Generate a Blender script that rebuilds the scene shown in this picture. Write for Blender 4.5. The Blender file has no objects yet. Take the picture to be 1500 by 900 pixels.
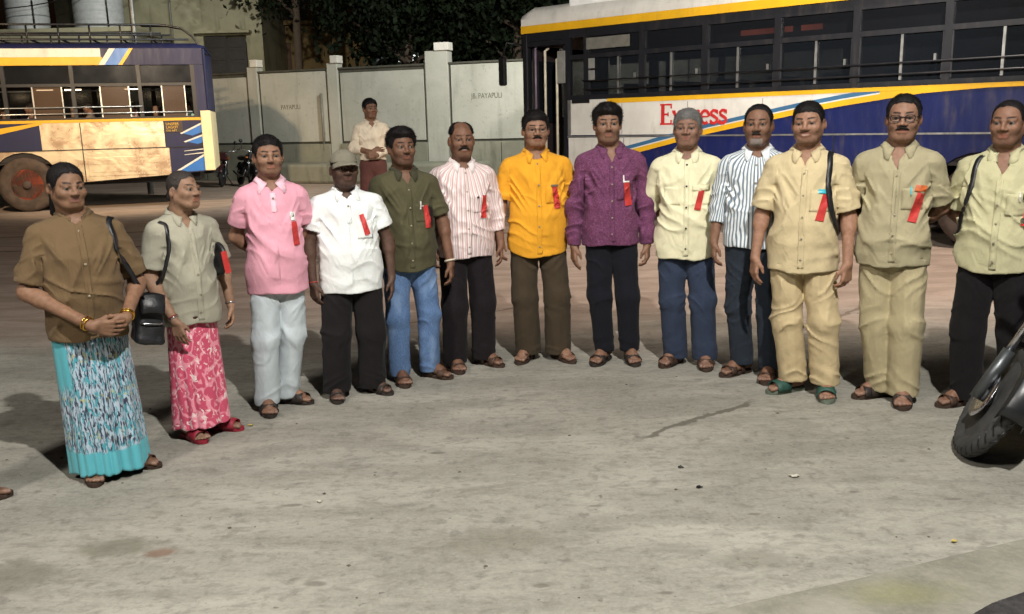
import bpy, bmesh, math, random
import numpy as np
from mathutils import Vector, Matrix
R = math.radians
sc = bpy.context.scene
col = sc.collection
random.seed(7)

# ---------------------------------------------------------------- camera, world, light, exposure
def make_camera():
    F, P, RO = 1304.0, R(11.8), R(1.37)
    fwd = Vector((0, math.cos(P), -math.sin(P))); up0 = Vector((0, math.sin(P), math.cos(P))); r0 = Vector((1, 0, 0))
    right = r0 * math.cos(RO) - up0 * math.sin(RO); up = up0 * math.cos(RO) + r0 * math.sin(RO)
    cam = bpy.data.cameras.new('camera'); o = bpy.data.objects.new('camera', cam); col.objects.link(o)
    cam.sensor_fit = 'HORIZONTAL'; cam.sensor_width = 36.0; cam.lens = 36.0 * F / 1500.0
    cam.clip_start = 0.05; cam.clip_end = 900.0
    M = Matrix.Identity(4)
    for i in range(3):
        M[i][0] = right[i]; M[i][1] = up[i]; M[i][2] = -fwd[i]
    M[2][3] = 1.65
    o.matrix_world = M
    sc.camera = o
make_camera()
w = bpy.data.worlds.new('World'); sc.world = w; w.use_nodes = True
nt = w.node_tree; bg = nt.nodes['Background']
sky = nt.nodes.new('ShaderNodeTexSky'); sky.sky_type = 'NISHITA'; sky.sun_disc = False
sky.sun_elevation = R(-3.0); sky.sun_rotation = R(200); sky.air_density = 1.0; sky.dust_density = 1.0
nt.links.new(sky.outputs[0], bg.inputs[0]); bg.inputs[1].default_value = 0.12
vs = sc.view_settings
vs.view_transform = 'Standard'; vs.look = 'None'; vs.gamma = 1.0; vs.use_curve_mapping = False; vs.exposure = 0.0
try:
    sc.cycles.use_denoising = True
    sc.cycles.max_bounces = 6; sc.cycles.diffuse_bounces = 3; sc.cycles.glossy_bounces = 3
    sc.cycles.transmission_bounces = 4; sc.cycles.transparent_max_bounces = 8
    sc.cycles.sample_clamp_indirect = 6.0
    sc.cycles.caustics_reflective = False; sc.cycles.caustics_refractive = False
except Exception:
    pass
LAMP_KEY = dict(pos=(1.12, 0.35, 5.7), power=2150.0, color=(1.0, 0.965, 0.915))
LAMP_FLOOD = dict(pos=(1.35, -0.1, 5.9), target=(1.8, 15.0, 3.5), power=7000.0, color=(1.0, 0.95, 0.88), cone=50)
LAMP_SODIUM = dict(pos=(-6.6, 11.2, 5.4), target=(-8.4, 19.4, 2.3), power=4600.0, color=(1.0, 0.74, 0.46), cone=46)
LAMP_WALL = dict(base=(2.9, 17.9), pos=(1.9, 18.6, 7.4), target=(-2.4, 25.5, 1.8), power=4600.0, color=(0.98, 1.0, 0.94))
LAMP_FILL = dict(base=(-5.6, -2.2), pos=(-4.6, -1.4, 6.6), target=(0.0, 6.5, 0.5), power=1450.0, color=(1.0, 0.93, 0.85))  # unseen lamp, added to lighten the shadows on the ground
LAMP_YARD = dict(base=(7.3, 8.4), pos=(5.7, 9.0, 7.5), target=(2.9, 10.4, 0.0), power=2600.0, color=(1.0, 0.87, 0.76))
LAMP_BLDG = dict(base=(-9.35, 23.4), pos=(-8.9, 24.0, 7.9), target=(-12.5, 38.0, 5.5), power=3000.0, color=(1.0, 0.97, 0.86))

# ---------------------------------------------------------------- small helpers
def tag(o, label=None, cat=None, group=None, kind=None):
    if label: o['label'] = label
    if cat: o['category'] = cat
    if group: o['group'] = group
    if kind: o['kind'] = kind
    return o
def link(name, me, mat=None, parent=None, loc=None, rot=None):
    o = bpy.data.objects.new(name, me); col.objects.link(o)
    if mat is not None and me is not None:
        for m in (mat if isinstance(mat, (list, tuple)) else [mat]): me.materials.append(m)
    if parent is not None: o.parent = parent
    if loc is not None: o.location = loc
    if rot is not None: o.rotation_euler = rot
    return o
def empty(name, loc=(0, 0, 0), rz=0.0, parent=None):
    o = link(name, None, None, parent, loc, (0, 0, rz)); o.empty_display_size = 0.2
    return o
def np_mesh(name, V, Fq, smooth=True):
    me = bpy.data.meshes.new(name)
    V = np.asarray(V, np.float32); Fq = np.asarray(Fq, np.int32)
    n = Fq.shape[1]
    me.vertices.add(len(V)); me.vertices.foreach_set('co', V.ravel())
    me.loops.add(Fq.size); me.loops.foreach_set('vertex_index', Fq.ravel())
    me.polygons.add(len(Fq)); me.polygons.foreach_set('loop_start', np.arange(0, Fq.size, n, dtype=np.int32))
    me.polygons.foreach_set('loop_total', np.full(len(Fq), n, np.int32))
    if smooth: me.polygons.foreach_set('use_smooth', np.ones(len(Fq), bool))
    me.update(calc_edges=True); me.validate()
    return me
class MB:
    """collects shapes that belong to ONE part"""
    def __init__(self): self.v = []; self.f = []; self.mi = []; self.cm = 0; self.sm = []; self.cs = False
    def add(self, V, Fs):
        b = len(self.v); self.v += [tuple(p) for p in V]
        for f in Fs: self.f.append([b + i for i in f]); self.mi.append(self.cm); self.sm.append(self.cs)
        return self
    def box(self, x0, x1, y0, y1, z0, z1):
        V = [(x0,y0,z0),(x1,y0,z0),(x1,y1,z0),(x0,y1,z0),(x0,y0,z1),(x1,y0,z1),(x1,y1,z1),(x0,y1,z1)]
        return self.add(V, [(0,3,2,1),(4,5,6,7),(0,1,5,4),(1,2,6,5),(2,3,7,6),(3,0,4,7)])
    def prism_xz(self, pts, y0, y1):
        n = len(pts); V = [(x, y0, z) for x, z in pts] + [(x, y1, z) for x, z in pts]
        Fs = [list(range(n)), list(range(2*n-1, n-1, -1))] + [(i, n+i, n+(i+1) % n, (i+1) % n) for i in range(n)]
        return self.add(V, Fs)
    def prism_xy(self, pts, z0, z1):
        n = len(pts); V = [(x, y, z0) for x, y in pts] + [(x, y, z1) for x, y in pts]
        Fs = [list(range(n-1, -1, -1)), list(range(n, 2*n))] + [(i, (i+1) % n, n+(i+1) % n, n+i) for i in range(n)]
        return self.add(V, Fs)
    def tube(self, pts, r, n=8, closed=False):
        pts = [Vector(p) for p in pts]; m = len(pts)
        rr = r if isinstance(r, (list, tuple)) else [r]*m
        V = []; prev = None
        for i, p in enumerate(pts):
            a = pts[(i-1) % m] if (closed or i > 0) else p
            b = pts[(i+1) % m] if (closed or i < m-1) else p
            t = (b - a).normalized()
            if prev is None:
                u = t.cross(Vector((0, 0, 1)))
                if u.length < 1e-3: u = t.cross(Vector((0, 1, 0)))
            else: u = prev - t * prev.dot(t)
            u.normalize(); prev = u; v = t.cross(u)
            for k in range(n):
                a_ = 2*math.pi*k/n
                V.append(p + (u*math.cos(a_) + v*math.sin(a_)) * rr[i])
        Fs = []
        for i in range(m if closed else m-1):
            j = (i+1) % m
            for k in range(n):
                k2 = (k+1) % n; Fs.append((i*n+k, i*n+k2, j*n+k2, j*n+k))
        if not closed: Fs += [list(range(n-1, -1, -1)), [(m-1)*n+k for k in range(n)]]
        s = self.cs; self.cs = True; self.add(V, Fs); self.cs = s
        return self
    def lathe(self, prof, n=24, axis='z', c=(0, 0, 0), smooth=True):
        V = []; m = len(prof)
        for (r, h) in prof:
            for k in range(n):
                a = 2*math.pi*k/n; x, y = r*math.cos(a), r*math.sin(a)
                p = {'z': (x, y, h), 'y': (x, h, y), 'x': (h, x, y)}[axis]
                V.append((p[0]+c[0], p[1]+c[1], p[2]+c[2]))
        Fs = []
        for i in range(m-1):
            for k in range(n):
                k2 = (k+1) % n; Fs.append((i*n+k, i*n+k2, (i+1)*n+k2, (i+1)*n+k))
        s = self.cs; self.cs = smooth; self.add(V, Fs); self.cs = False
        if prof[0][0] > 1e-4: self.add(V[:n], [list(range(n-1, -1, -1))])
        if prof[-1][0] > 1e-4: self.add(V[-n:], [list(range(n))])
        self.cs = s
        return self
    def grid(self, G):
        """G: rows of points"""
        m = len(G); n = len(G[0]); V = [p for r in G for p in r]
        Fs = [(i*n+k, i*n+k+1, (i+1)*n+k+1, (i+1)*n+k) for i in range(m-1) for k in range(n-1)]
        s = self.cs; self.cs = True; self.add(V, Fs); self.cs = s
        return self
    def mesh(self, name, recalc=True):
        me = bpy.data.meshes.new(name)
        me.from_pydata(self.v, [], self.f)
        for p, m, s in zip(me.polygons, self.mi, self.sm): p.material_index = m; p.use_smooth = s
        if recalc:
            bm = bmesh.new(); bm.from_mesh(me); bmesh.ops.recalc_face_normals(bm, faces=bm.faces); bm.to_mesh(me); bm.free()
        me.update()
        return me
    def build(self, name, mat, parent=None, loc=None, rot=None, bevel=0.0):
        o = link(name, self.mesh(name), mat, parent, loc, rot)
        if bevel > 0:
            b = o.modifiers.new('bevel', 'BEVEL'); b.width = bevel; b.segments = 2; b.limit_method = 'ANGLE'; b.angle_limit = R(40)
        return o
def solidify(o, t, off=1.0):
    m = o.modifiers.new('thickness', 'SOLIDIFY'); m.thickness = t; m.offset = off
    return o

# ---------------------------------------------------------------- materials
class NT:
    def __init__(self, name):
        self.m = bpy.data.materials.new(name); self.m.use_nodes = True
        self.t = self.m.node_tree; self.b = self.t.nodes['Principled BSDF']; self.out = self.t.nodes['Material Output']
    def n(self, typ, **kw):
        x = self.t.nodes.new(typ)
        for k, v in kw.items():
            if k.startswith('i_'):
                x.inputs[int(k[2:])].default_value = v
            else: setattr(x, k, v)
        return x
    def l(self, a, b): self.t.links.new(a, b)
    def set(self, **kw):
        for k, v in kw.items():
            self.b.inputs[k.replace('_', ' ')].default_value = v
    def val(self, x, socket):
        if hasattr(x, 'is_linked') or hasattr(x, 'node'): self.l(x, socket)
        else: socket.default_value = x
    def math(self, op, a, b=0.0, c=0.0, clamp=False):
        x = self.n('ShaderNodeMath', operation=op, use_clamp=clamp)
        self.val(a, x.inputs[0]); self.val(b, x.inputs[1]); self.val(c, x.inputs[2])
        return x.outputs[0]
    def mix(self, f, a, b, mode='MIX'):
        x = self.n('ShaderNodeMix', data_type='RGBA', blend_type=mode)
        self.val(f, x.inputs[0])
        for s, v in ((x.inputs[6], a), (x.inputs[7], b)):
            if hasattr(v, 'node'): self.l(v, s)
            else: s.default_value = (*v, 1.0) if len(v) == 3 else v
        return x.outputs[2]
    def noise(self, vec, scale, detail=4.0, rough=0.55, dist=0.0):
        x = self.n('ShaderNodeTexNoise'); x.inputs['Scale'].default_value = scale; x.inputs['Detail'].default_value = detail
        x.inputs['Roughness'].default_value = rough; x.inputs['Distortion'].default_value = dist
        if vec is not None: self.l(vec, x.inputs['Vector'])
        return x.outputs['Fac']
    def ramp(self, f, a, b):
        x = self.n('ShaderNodeMapRange'); x.interpolation_type = 'SMOOTHSTEP'
        self.val(f, x.inputs[0]); x.inputs[1].default_value = a; x.inputs[2].default_value = b
        return x.outputs[0]
    def coord(self, which='Object'): return self.n('ShaderNodeTexCoord').outputs[which]
    def scale(self, vec, s):
        x = self.n('ShaderNodeMapping'); x.inputs['Scale'].default_value = s; self.l(vec, x.inputs['Vector'])
        return x.outputs[0]
    def sep(self, vec):
        x = self.n('ShaderNodeSeparateXYZ'); self.l(vec, x.inputs[0]); return x.outputs
    def bump(self, h, strength=0.3, dist=0.01):
        x = self.n('ShaderNodeBump'); x.inputs['Strength'].default_value = strength; x.inputs['Distance'].default_value = dist
        self.l(h, x.inputs['Height']); self.l(x.outputs[0], self.b.inputs['Normal'])
        return x
    def base(self, c):
        if hasattr(c, 'node'): self.l(c, self.b.inputs['Base Color'])
        else: self.b.inputs['Base Color'].default_value = (*c, 1.0)
def lin(r, g, b):
    f = lambda c: (c/255/12.92) if c/255 <= 0.04045 else ((c/255+0.055)/1.055)**2.4
    return (f(r), f(g), f(b))
_mc = {}
def simple(name, c, rough=0.6, metal=0.0, var=0.15, scale=8.0, bump=0.0, spec=0.5, coat=0.0):
    if name in _mc: return _mc[name]
    t = NT(name); v = t.coord()
    f = t.noise(v, scale, 5.0)
    t.base(t.mix(t.ramp(f, 0.3, 0.7), tuple(x*(1-var) for x in c), tuple(min(1, x*(1+var)) for x in c)))
    rr = t.noise(v, scale*2.3, 3.0)
    t.l(t.math('MULTIPLY_ADD', rr, 0.25, rough-0.12, True), t.b.inputs['Roughness'])
    t.set(Metallic=metal, Coat_Weight=coat); t.b.inputs['Specular IOR Level'].default_value = spec
    if bump: t.bump(t.noise(v, scale*6, 4.0), bump, 0.01)
    _mc[name] = t.m
    return t.m
def emit(name, c, s):
    t = NT(name); t.base(c); t.b.inputs['Emission Color'].default_value = (*c, 1); t.b.inputs['Emission Strength'].default_value = s
    return t.m
def fabric(name, c, kind='plain', c2=None, c3=None, period=0.03, duty=0.5, rough=0.85, var=0.10, sheen=0.04):
    """cloth; the mesh carries 'fu' (metres round the garment)"""
    if name in _mc: return _mc[name]
    t = NT(name); v = t.coord(); xyz = t.sep(v)
    fu = t.n('ShaderNodeAttribute', attribute_name='fu').outputs['Fac']
    n1 = t.noise(v, 5.0, 4.0)
    base = t.mix(t.ramp(n1, 0.25, 0.75), tuple(x*(1-var) for x in c), tuple(min(1, x*(1+var)) for x in c))
    uz = t.n('ShaderNodeCombineXYZ'); t.l(fu, uz.inputs[0]); t.l(xyz[2], uz.inputs[2]); uzv = uz.outputs[0]
    if kind == 'stripe':
        w = t.math('FRACT', t.math('DIVIDE', fu, period))
        s = t.math('SUBTRACT', t.math('ABSOLUTE', t.math('SUBTRACT', w, 0.5)), duty*0.5)
        m = t.ramp(s, 0.045, -0.045)
        base = t.mix(m, base, c2)
        if c3 is not None:
            w2 = t.math('FRACT', t.math('ADD', t.math('DIVIDE', fu, period), 0.42))
            s2 = t.math('SUBTRACT', t.math('ABSOLUTE', t.math('SUBTRACT', w2, 0.5)), duty*0.16)
            base = t.mix(t.math('MULTIPLY', t.ramp(s2, 0.04, -0.04), 0.8), base, c3)
    elif kind == 'print':                                   # faint all-over print
        vo = t.n('ShaderNodeTexVoronoi', feature='DISTANCE_TO_EDGE'); vo.inputs['Scale'].default_value = 60.0; t.l(uzv, vo.inputs['Vector'])
        base = t.mix(t.math('MULTIPLY', t.ramp(vo.outputs['Distance'], 0.16, 0.0), 0.35), base, c2)
        base = t.mix(t.math('MULTIPLY', t.ramp(t.noise(uzv, 48.0, 4.0, .7, 1.5), 0.50, 0.66), 0.8), base, c2)
    elif kind == 'floral':
        d = t.n('ShaderNodeMix', data_type='RGBA'); d.inputs[0].default_value = 0.10
        nz = t.n('ShaderNodeTexNoise'); nz.inputs['Scale'].default_value = 9.0; t.l(uzv, nz.inputs['Vector'])
        t.l(uzv, d.inputs[6]); t.l(nz.outputs['Color'], d.inputs[7])
        vo = t.n('ShaderNodeTexVoronoi', feature='SMOOTH_F1'); vo.inputs['Scale'].default_value = 12.0; vo.inputs['Smoothness'].default_value = 0.3
        t.l(d.outputs[2], vo.inputs['Vector'])
        pet = t.ramp(t.math('SINE', t.math('MULTIPLY', vo.outputs['Distance'], 15.0)), 0.1, 0.9)
        base = t.mix(pet, base, c2)
        nb = t.noise(uzv, 26.0, 3.0, 0.6, 1.2)
        base = t.mix(t.ramp(nb, 0.57, 0.63), base, c3)
    elif kind == 'denim':
        f = t.noise(t.scale(v, (60, 60, 12)), 6.0, 3.0)
        base = t.mix(t.ramp(f, 0.3, 0.75), tuple(x*0.75 for x in c), tuple(x*1.25 for x in c))
        base = t.mix(t.math('MULTIPLY', t.ramp(t.noise(t.scale(v, (1, 1, 0.5)), 7.0, 3.0), 0.48, 0.68), 0.6), base, c2)
    t.base(base)
    t.set(Roughness=rough, Sheen_Weight=sheen, Sheen_Roughness=0.6); t.b.inputs['Specular IOR Level'].default_value = 0.2
    h1 = t.noise(t.scale(v, (1, 1, 0.5)), 13.0, 5.0, 0.62, 1.3)
    h2 = t.noise(v, 220.0, 2.0)
    t.bump(t.math('MULTIPLY_ADD', h2, 0.05, h1), 0.42, 0.02)
    _mc[name] = t.m
    return t.m

# ---------------------------------------------------------------- implicit surfaces
_rng = np.random.RandomState(3); _perm = _rng.permutation(256).astype(np.int32); _perm = np.concatenate([_perm, _perm]); _vals = _rng.rand(256).astype(np.float32)
def vnoise(P):
    f = np.floor(P); t = (P - f).astype(np.float32); i = f.astype(np.int32) & 255
    t = t*t*(3-2*t)
    def h(a, b, c): return _vals[_perm[_perm[_perm[(i[:, 0]+a) & 255] + ((i[:, 1]+b) & 255)] + ((i[:, 2]+c) & 255)]]
    x, y, z = t[:, 0], t[:, 1], t[:, 2]
    l = lambda a, b, k: a + (b-a)*k
    return l(l(l(h(0,0,0), h(1,0,0), x), l(h(0,1,0), h(1,1,0), x), y), l(l(h(0,0,1), h(1,0,1), x), l(h(0,1,1), h(1,1,1), x), y), z)
def ridged(P): return 1.0 - np.abs(2*vnoise(P)-1.0)
def A(*p): return np.array(p, np.float32)
def cap(P, a, b, ra, rb):
    a = np.asarray(a, np.float32); b = np.asarray(b, np.float32); ba = b-a; pa = P-a
    t = np.clip((pa@ba)/max(1e-9, float(ba@ba)), 0, 1); d = pa - t[:, None]*ba
    return np.sqrt((d*d).sum(1)) - (ra+(rb-ra)*t)
def ell(P, c, r):
    r = np.asarray(r, np.float32); q = (P-np.asarray(c, np.float32))
    k0 = np.sqrt(((q/r)**2).sum(1)); k1 = np.sqrt(((q/(r*r))**2).sum(1))+1e-6
    return k0*(k0-1)/k1
def smin(a, b, k):
    h = np.maximum(k-np.abs(a-b), 0)/k
    return np.minimum(a, b) - h*h*k*0.25
def smax(a, b, k): return -smin(-a, -b, k)
def sstep(x, a, b):
    t = np.clip((x-a)/(b-a), 0, 1); return t*t*(3-2*t)
def polygonise(field, lo, hi, h):
    lo = np.asarray(lo, np.float32); hi = np.asarray(hi, np.float32)
    q = 4
    n = np.maximum(((hi-lo)/(h*q)).astype(int)+1, 2)
    cax = [lo[i] + (np.arange(n[i])*q+(q-1)*0.5)*h for i in range(3)]
    C = np.stack(np.meshgrid(*cax, indexing='ij'), -1).reshape(-1, 3).astype(np.float32)
    dc = field(C).reshape(n)
    near = np.abs(dc) < h*q*1.1 + 0.018
    big = np.repeat(np.repeat(np.repeat(dc, q, 0), q, 1), q, 2).astype(np.float32)
    mk = np.repeat(np.repeat(np.repeat(near, q, 0), q, 1), q, 2)
    ii = np.nonzero(mk)
    Pn = np.stack(ii, -1).astype(np.float32)*h + lo
    big[ii] = field(Pn)
    return snets(big, lo, h)
def snets(Fv, lo, h):
    s = Fv < 0
    nx, ny, nz = Fv.shape
    cnt = np.zeros((nx-1, ny-1, nz-1), np.uint8)
    for a in (0, 1):
        for b in (0, 1):
            for c in (0, 1): cnt += s[a:nx-1+a, b:ny-1+b, c:nz-1+c]
    act = (cnt > 0) & (cnt < 8)
    I = np.nonzero(act); N = len(I[0])
    idx = np.full(act.shape, -1, np.int32); idx[I] = np.arange(N)
    cor = [(a, b, c) for a in (0, 1) for b in (0, 1) for c in (0, 1)]
    vals = np.stack([Fv[I[0]+a, I[1]+b, I[2]+c] for a, b, c in cor], 0)
    pos = np.zeros((N, 3), np.float32); k = np.zeros(N, np.float32)
    for u in range(8):
        for v in range(u+1, 8):
            if sum(abs(cor[u][j]-cor[v][j]) for j in range(3)) != 1: continue
            m = (vals[u] < 0) != (vals[v] < 0)
            t = np.where(m, vals[u]/(vals[u]-vals[v]+1e-12), 0)
            p = np.array(cor[u], np.float32)[None] + t[:, None]*(np.array(cor[v])-np.array(cor[u]))[None]
            pos += np.where(m[:, None], p, 0); k += m
    pos = (pos/k[:, None] + np.stack(I, -1))*h + lo
    Q = []
    for ax in range(3):
        o = [1, 1, 1]; o[ax] = 0
        sl0 = [slice(1, -1)]*3; sl1 = [slice(1, -1)]*3; sl0[ax] = slice(0, -1); sl1[ax] = slice(1, None)
        m = s[tuple(sl0)] != s[tuple(sl1)]
        J = np.nonzero(m)
        if len(J[0]) == 0: continue
        base = [J[i] + o[i] for i in range(3)]
        b_, c_ = [i for i in range(3) if i != ax]
        def cell(db, dc):
            q = [base[0].copy(), base[1].copy(), base[2].copy()]; q[b_] = q[b_]+db; q[c_] = q[c_]+dc
            return idx[q[0], q[1], q[2]]
        quad = np.stack([cell(-1, -1), cell(0, -1), cell(0, 0), cell(-1, 0)], -1)
        inside0 = s[tuple(sl0)][J]
        flip = inside0 if ax != 1 else ~inside0
        quad[~flip] = quad[~flip][:, ::-1]
        Q.append(quad)
    Q = np.concatenate(Q, 0)
    Q = Q[(Q >= 0).all(1)]
    return pos.astype(np.float32), Q.astype(np.int32)
# ---------------------------------------------------------------- shared small materials
M_SOLE = simple('sandal sole', lin(58, 42, 32), .8); M_STRAP = simple('sandal strap', lin(66, 46, 34), .6)
M_SOLE_B = simple('black sandal sole', lin(38, 34, 32), .8); M_STRAP_B = simple('black sandal strap', lin(46, 38, 34), .55)
M_GREEN = simple('green slipper', lin(38, 76, 66), .6); M_GREENS = simple('pale slipper sole', lin(96, 106, 92), .8)
M_RED = simple('red slipper', lin(140, 30, 48), .6)
M_BUTTON = simple('button', lin(150, 140, 120), .4)
M_RIBBON = simple('red ribbon', lin(192, 54, 50), .6, var=.12, scale=30)
M_CYAN = simple('cyan badge', lin(60, 185, 200), .4); M_ORANGE = simple('orange badge', lin(190, 96, 48), .5); M_WHITE = simple('white card', lin(232, 230, 224), .5)
M_BLACK = simple('black plastic', lin(24, 24, 26), .45); M_SILVER = simple('silver', lin(200, 200, 205), .25, 1.0); M_GOLD = simple('gold', lin(220, 170, 70), .25, 1.0)
M_DARKBAG = simple('black bag leather', lin(24, 25, 28), .42, var=.25, scale=14, bump=.2)
# ---------------------------------------------------------------- people
def unit(v): v = np.asarray(v, np.float32); return v/np.linalg.norm(v)
def skin_mat():
    if 'skin' in _mc: return _mc['skin']
    t = NT('skin'); v = t.coord()
    a = t.n('ShaderNodeAttribute', attribute_name='skin').outputs['Color']
    f = t.ramp(t.noise(v, 45.0, 4.0), 0.3, 0.7)
    t.base(t.mix(f, t.mix(1.0, a, (0.86, 0.84, 0.83), 'MULTIPLY'), t.mix(1.0, a, (1.12, 1.12, 1.12), 'MULTIPLY')))
    t.set(Roughness=0.58, Subsurface_Weight=0.0); t.b.inputs['Specular IOR Level'].default_value = 0.32
    t.bump(t.noise(v, 160.0, 3.0), 0.12, 0.004)
    _mc['skin'] = t.m
    return t.m
def hair_mat(name, c):
    if name in _mc: return _mc[name]
    t = NT(name); v = t.coord()
    f = t.noise(t.scale(v, (1, 1, 0.25)), 260.0, 3.0)
    t.base(t.mix(t.ramp(f, 0.35, 0.7), tuple(x*0.45 for x in c), tuple(min(1, x*1.15) for x in c)))
    t.set(Roughness=0.6); t.b.inputs['Specular IOR Level'].default_value = 0.22
    t.bump(f, 0.7, 0.006)
    _mc[name] = t.m
    return t.m
CR_C, CR_R = A(0, .015, .03), A(.0745, .096, .088)
def head_field(q, s):
    fat = s.get('face', 1.0)
    d = ell(q, CR_C, CR_R)
    d = smin(d, ell(q, (0, -.022, -.04), (.0615*fat, .073, .077)), .035)
    d = smin(d, cap(q, (-.016*fat, -.062, -.094), (.016*fat, -.062, -.094), .019, .019), .03)
    d = smin(d, cap(q, (-.047*fat, .0, -.052), (-.03*fat, -.05, -.088), .022, .017), .03)
    d = smin(d, cap(q, (.047*fat, .0, -.052), (.03*fat, -.05, -.088), .022, .017), .03)
    ax = q.copy(); ax[:, 0] = np.abs(ax[:, 0])
    d = smin(d, ell(ax, (.037*fat, -.06, -.026), (.029, .03, .026)), .025)
    d = smin(d, cap(ax, (.012, -.087, .019), (.046, -.071, .021), .0105, .009), .016)
    d = smax(d, -ell(ax, (.0325, -.1005, .0005), (.0175, .018, .0115)), .012)
    d = smin(d, cap(q, (0, -.09, .012), (0, -.1105, -.027), .0075, .0105), .014)
    nw = s.get('nw', 1.0); d = smin(d, ell(ax, (.0125*nw, -.1, -.0315), (.0095*nw, .0115, .008)), .009)
    d = smax(d, -ell(ax, (.0065, -.105, -.0400), (.003, .005, .0025)), .004)
    # upper and lower lid round the eyeball
    e = np.sqrt(((ax-A(.0325, -.0795, .0005))**2).sum(1)) - .0148
    lid = np.maximum(e, .0053-np.abs(ax[:, 2]+.0008))
    d = smin(d, lid, .006)
    sm = s.get('smile', 0.0)
    zm = -.0625 + sm*.007*(ax[:, 0]/.025)**2
    ql = q.copy(); ql[:, 2] = ql[:, 2]-zm
    d = smin(d, cap(ql, (-.021, -.0865, .0055), (.021, -.0865, .0055), .0065, .0065) + .06*np.maximum(0, ax[:, 0]-.012)**1.0*.2, .007)
    d = smin(d, cap(ql, (-.017, -.0865, -.0065), (.017, -.0865, -.0065), .0078, .0078), .007)
    d = smax(d, -cap(ql, (-.023, -.101, -.0005), (.023, -.101, -.0005), .0075, .0075), .004)
    er = ell(np.stack([ax[:, 0]-.15*(ax[:, 1]-.012), ax[:, 1]+.2*ax[:, 2], ax[:, 2]], 1), (.0785*(.5+.5*fat), .012, -.008), (.0105, .019, .031))
    er = smax(er, -ell(ax, (.092, .008, -.006), (.010, .011, .019)), .006)
    d = smin(d, er, .006)
    return d
def head_paint(q, s):
    c0 = np.array(s['skin'], np.float32); C = np.repeat(c0[None], len(q), 0)
    ax = np.abs(q[:, 0]); y, z = q[:, 1], q[:, 2]
    def put(m, c):
        nonlocal C
        m = np.clip(m, 0, 1)[:, None]; C = C*(1-m) + np.array(c, np.float32)[None]*m
    hc = np.array(s['hair'].get('face', s['hair']['col']), np.float32)
    front = sstep(y, -.03, -.055)
    nz = vnoise(q*120.0)
    st = s.get('stubble', 0.25)
    jaw = sstep(z, -.03, -.06)*sstep(y, .03, -.02)*(1-.0*z)
    put(jaw*st*(.6+.5*nz), hc*0.9+c0*0.12)
    if s.get('beard'):
        b = s['beard']; m = sstep(z, -.072, -.082)*sstep(ax, .04, .028)*front
        put(m*(.65+.5*nz), b)
    zm = -.0625 + s.get('smile', 0)*.007*(ax/.025)**2
    lip = sstep(np.abs(z-zm)-.0125*(1-(ax/.030)**2), .003, -.002)*sstep(ax, .028, .021)*front
    put(lip*.75, s.get('lip', (c0[0]*.95, c0[1]*.62, c0[2]*.62)))
    put(sstep(np.abs(z-zm), .0028, .001)*sstep(ax, .024, .02)*front*.45, c0*.3)
    if s.get('teeth'): put(sstep(np.abs(z-zm+.0005), .004, .002)*sstep(ax, .019, .013)*sstep(y, -.07, -.08)*.7, (.42, .38, .32))
    bz = .0255 + .004*np.sin(np.clip((ax-.012)/.04, 0, 1)*2.4)
    put(sstep(np.abs(z-bz), .0068, .003)*sstep(ax, .009, .014)*sstep(ax, .053, .043)*front*(.75+.3*nz), s.get('brow', hc*.8))
    rim = ((ax-.0325)/.0165)**2 + ((z-.0005)/.0080)**2
    put(np.clip(1-np.abs(rim-1.0)*1.6, 0, 1)*front*.75, c0*.18)
    put(np.clip(1-np.abs(z-.010)/.0025, 0, 1)*sstep(np.abs(ax-.0325), .018, .013)*front*.5, c0*.25)
    put(sstep(ax, .066, .078)*sstep(np.abs(z+.008), .035, .025)*.2, (c0[0]*1.1, c0[1]*.85, c0[2]*.8))
    # scalp under the hair / razor-short hair
    sh = s['hair'].get('scalp', .75)
    if sh: put(sh*sstep(z-hairline(q, s['hair']), -.010, .004)*(.55+.6*nz), hc)
    if s.get('mo'): put(s['mo']*sstep(np.abs(z+.0475+.25*np.maximum(0, ax-.012)), .0065, .003)*sstep(ax, .031, .024)*front*(.6+.6*nz), hc)
    return C
def hairline(q, hsp):
    fh = hsp.get('fh', .062); y = q[:, 1]; ax = np.abs(q[:, 0])
    sb = hsp.get('side', -.018)
    zl = np.interp(y, [-.12, -.07, -.045, -.034, -.012, .004, .03, .05, .08, .12], [fh, fh, fh-.018, .012, sb, .018, .02, -.035, -.062, -.07])
    zl = np.where(y < -.03, zl - hsp.get('temple', -.010)*sstep(ax, .03, .06)*(y < -.03), zl)
    return zl.astype(np.float32)
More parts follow.
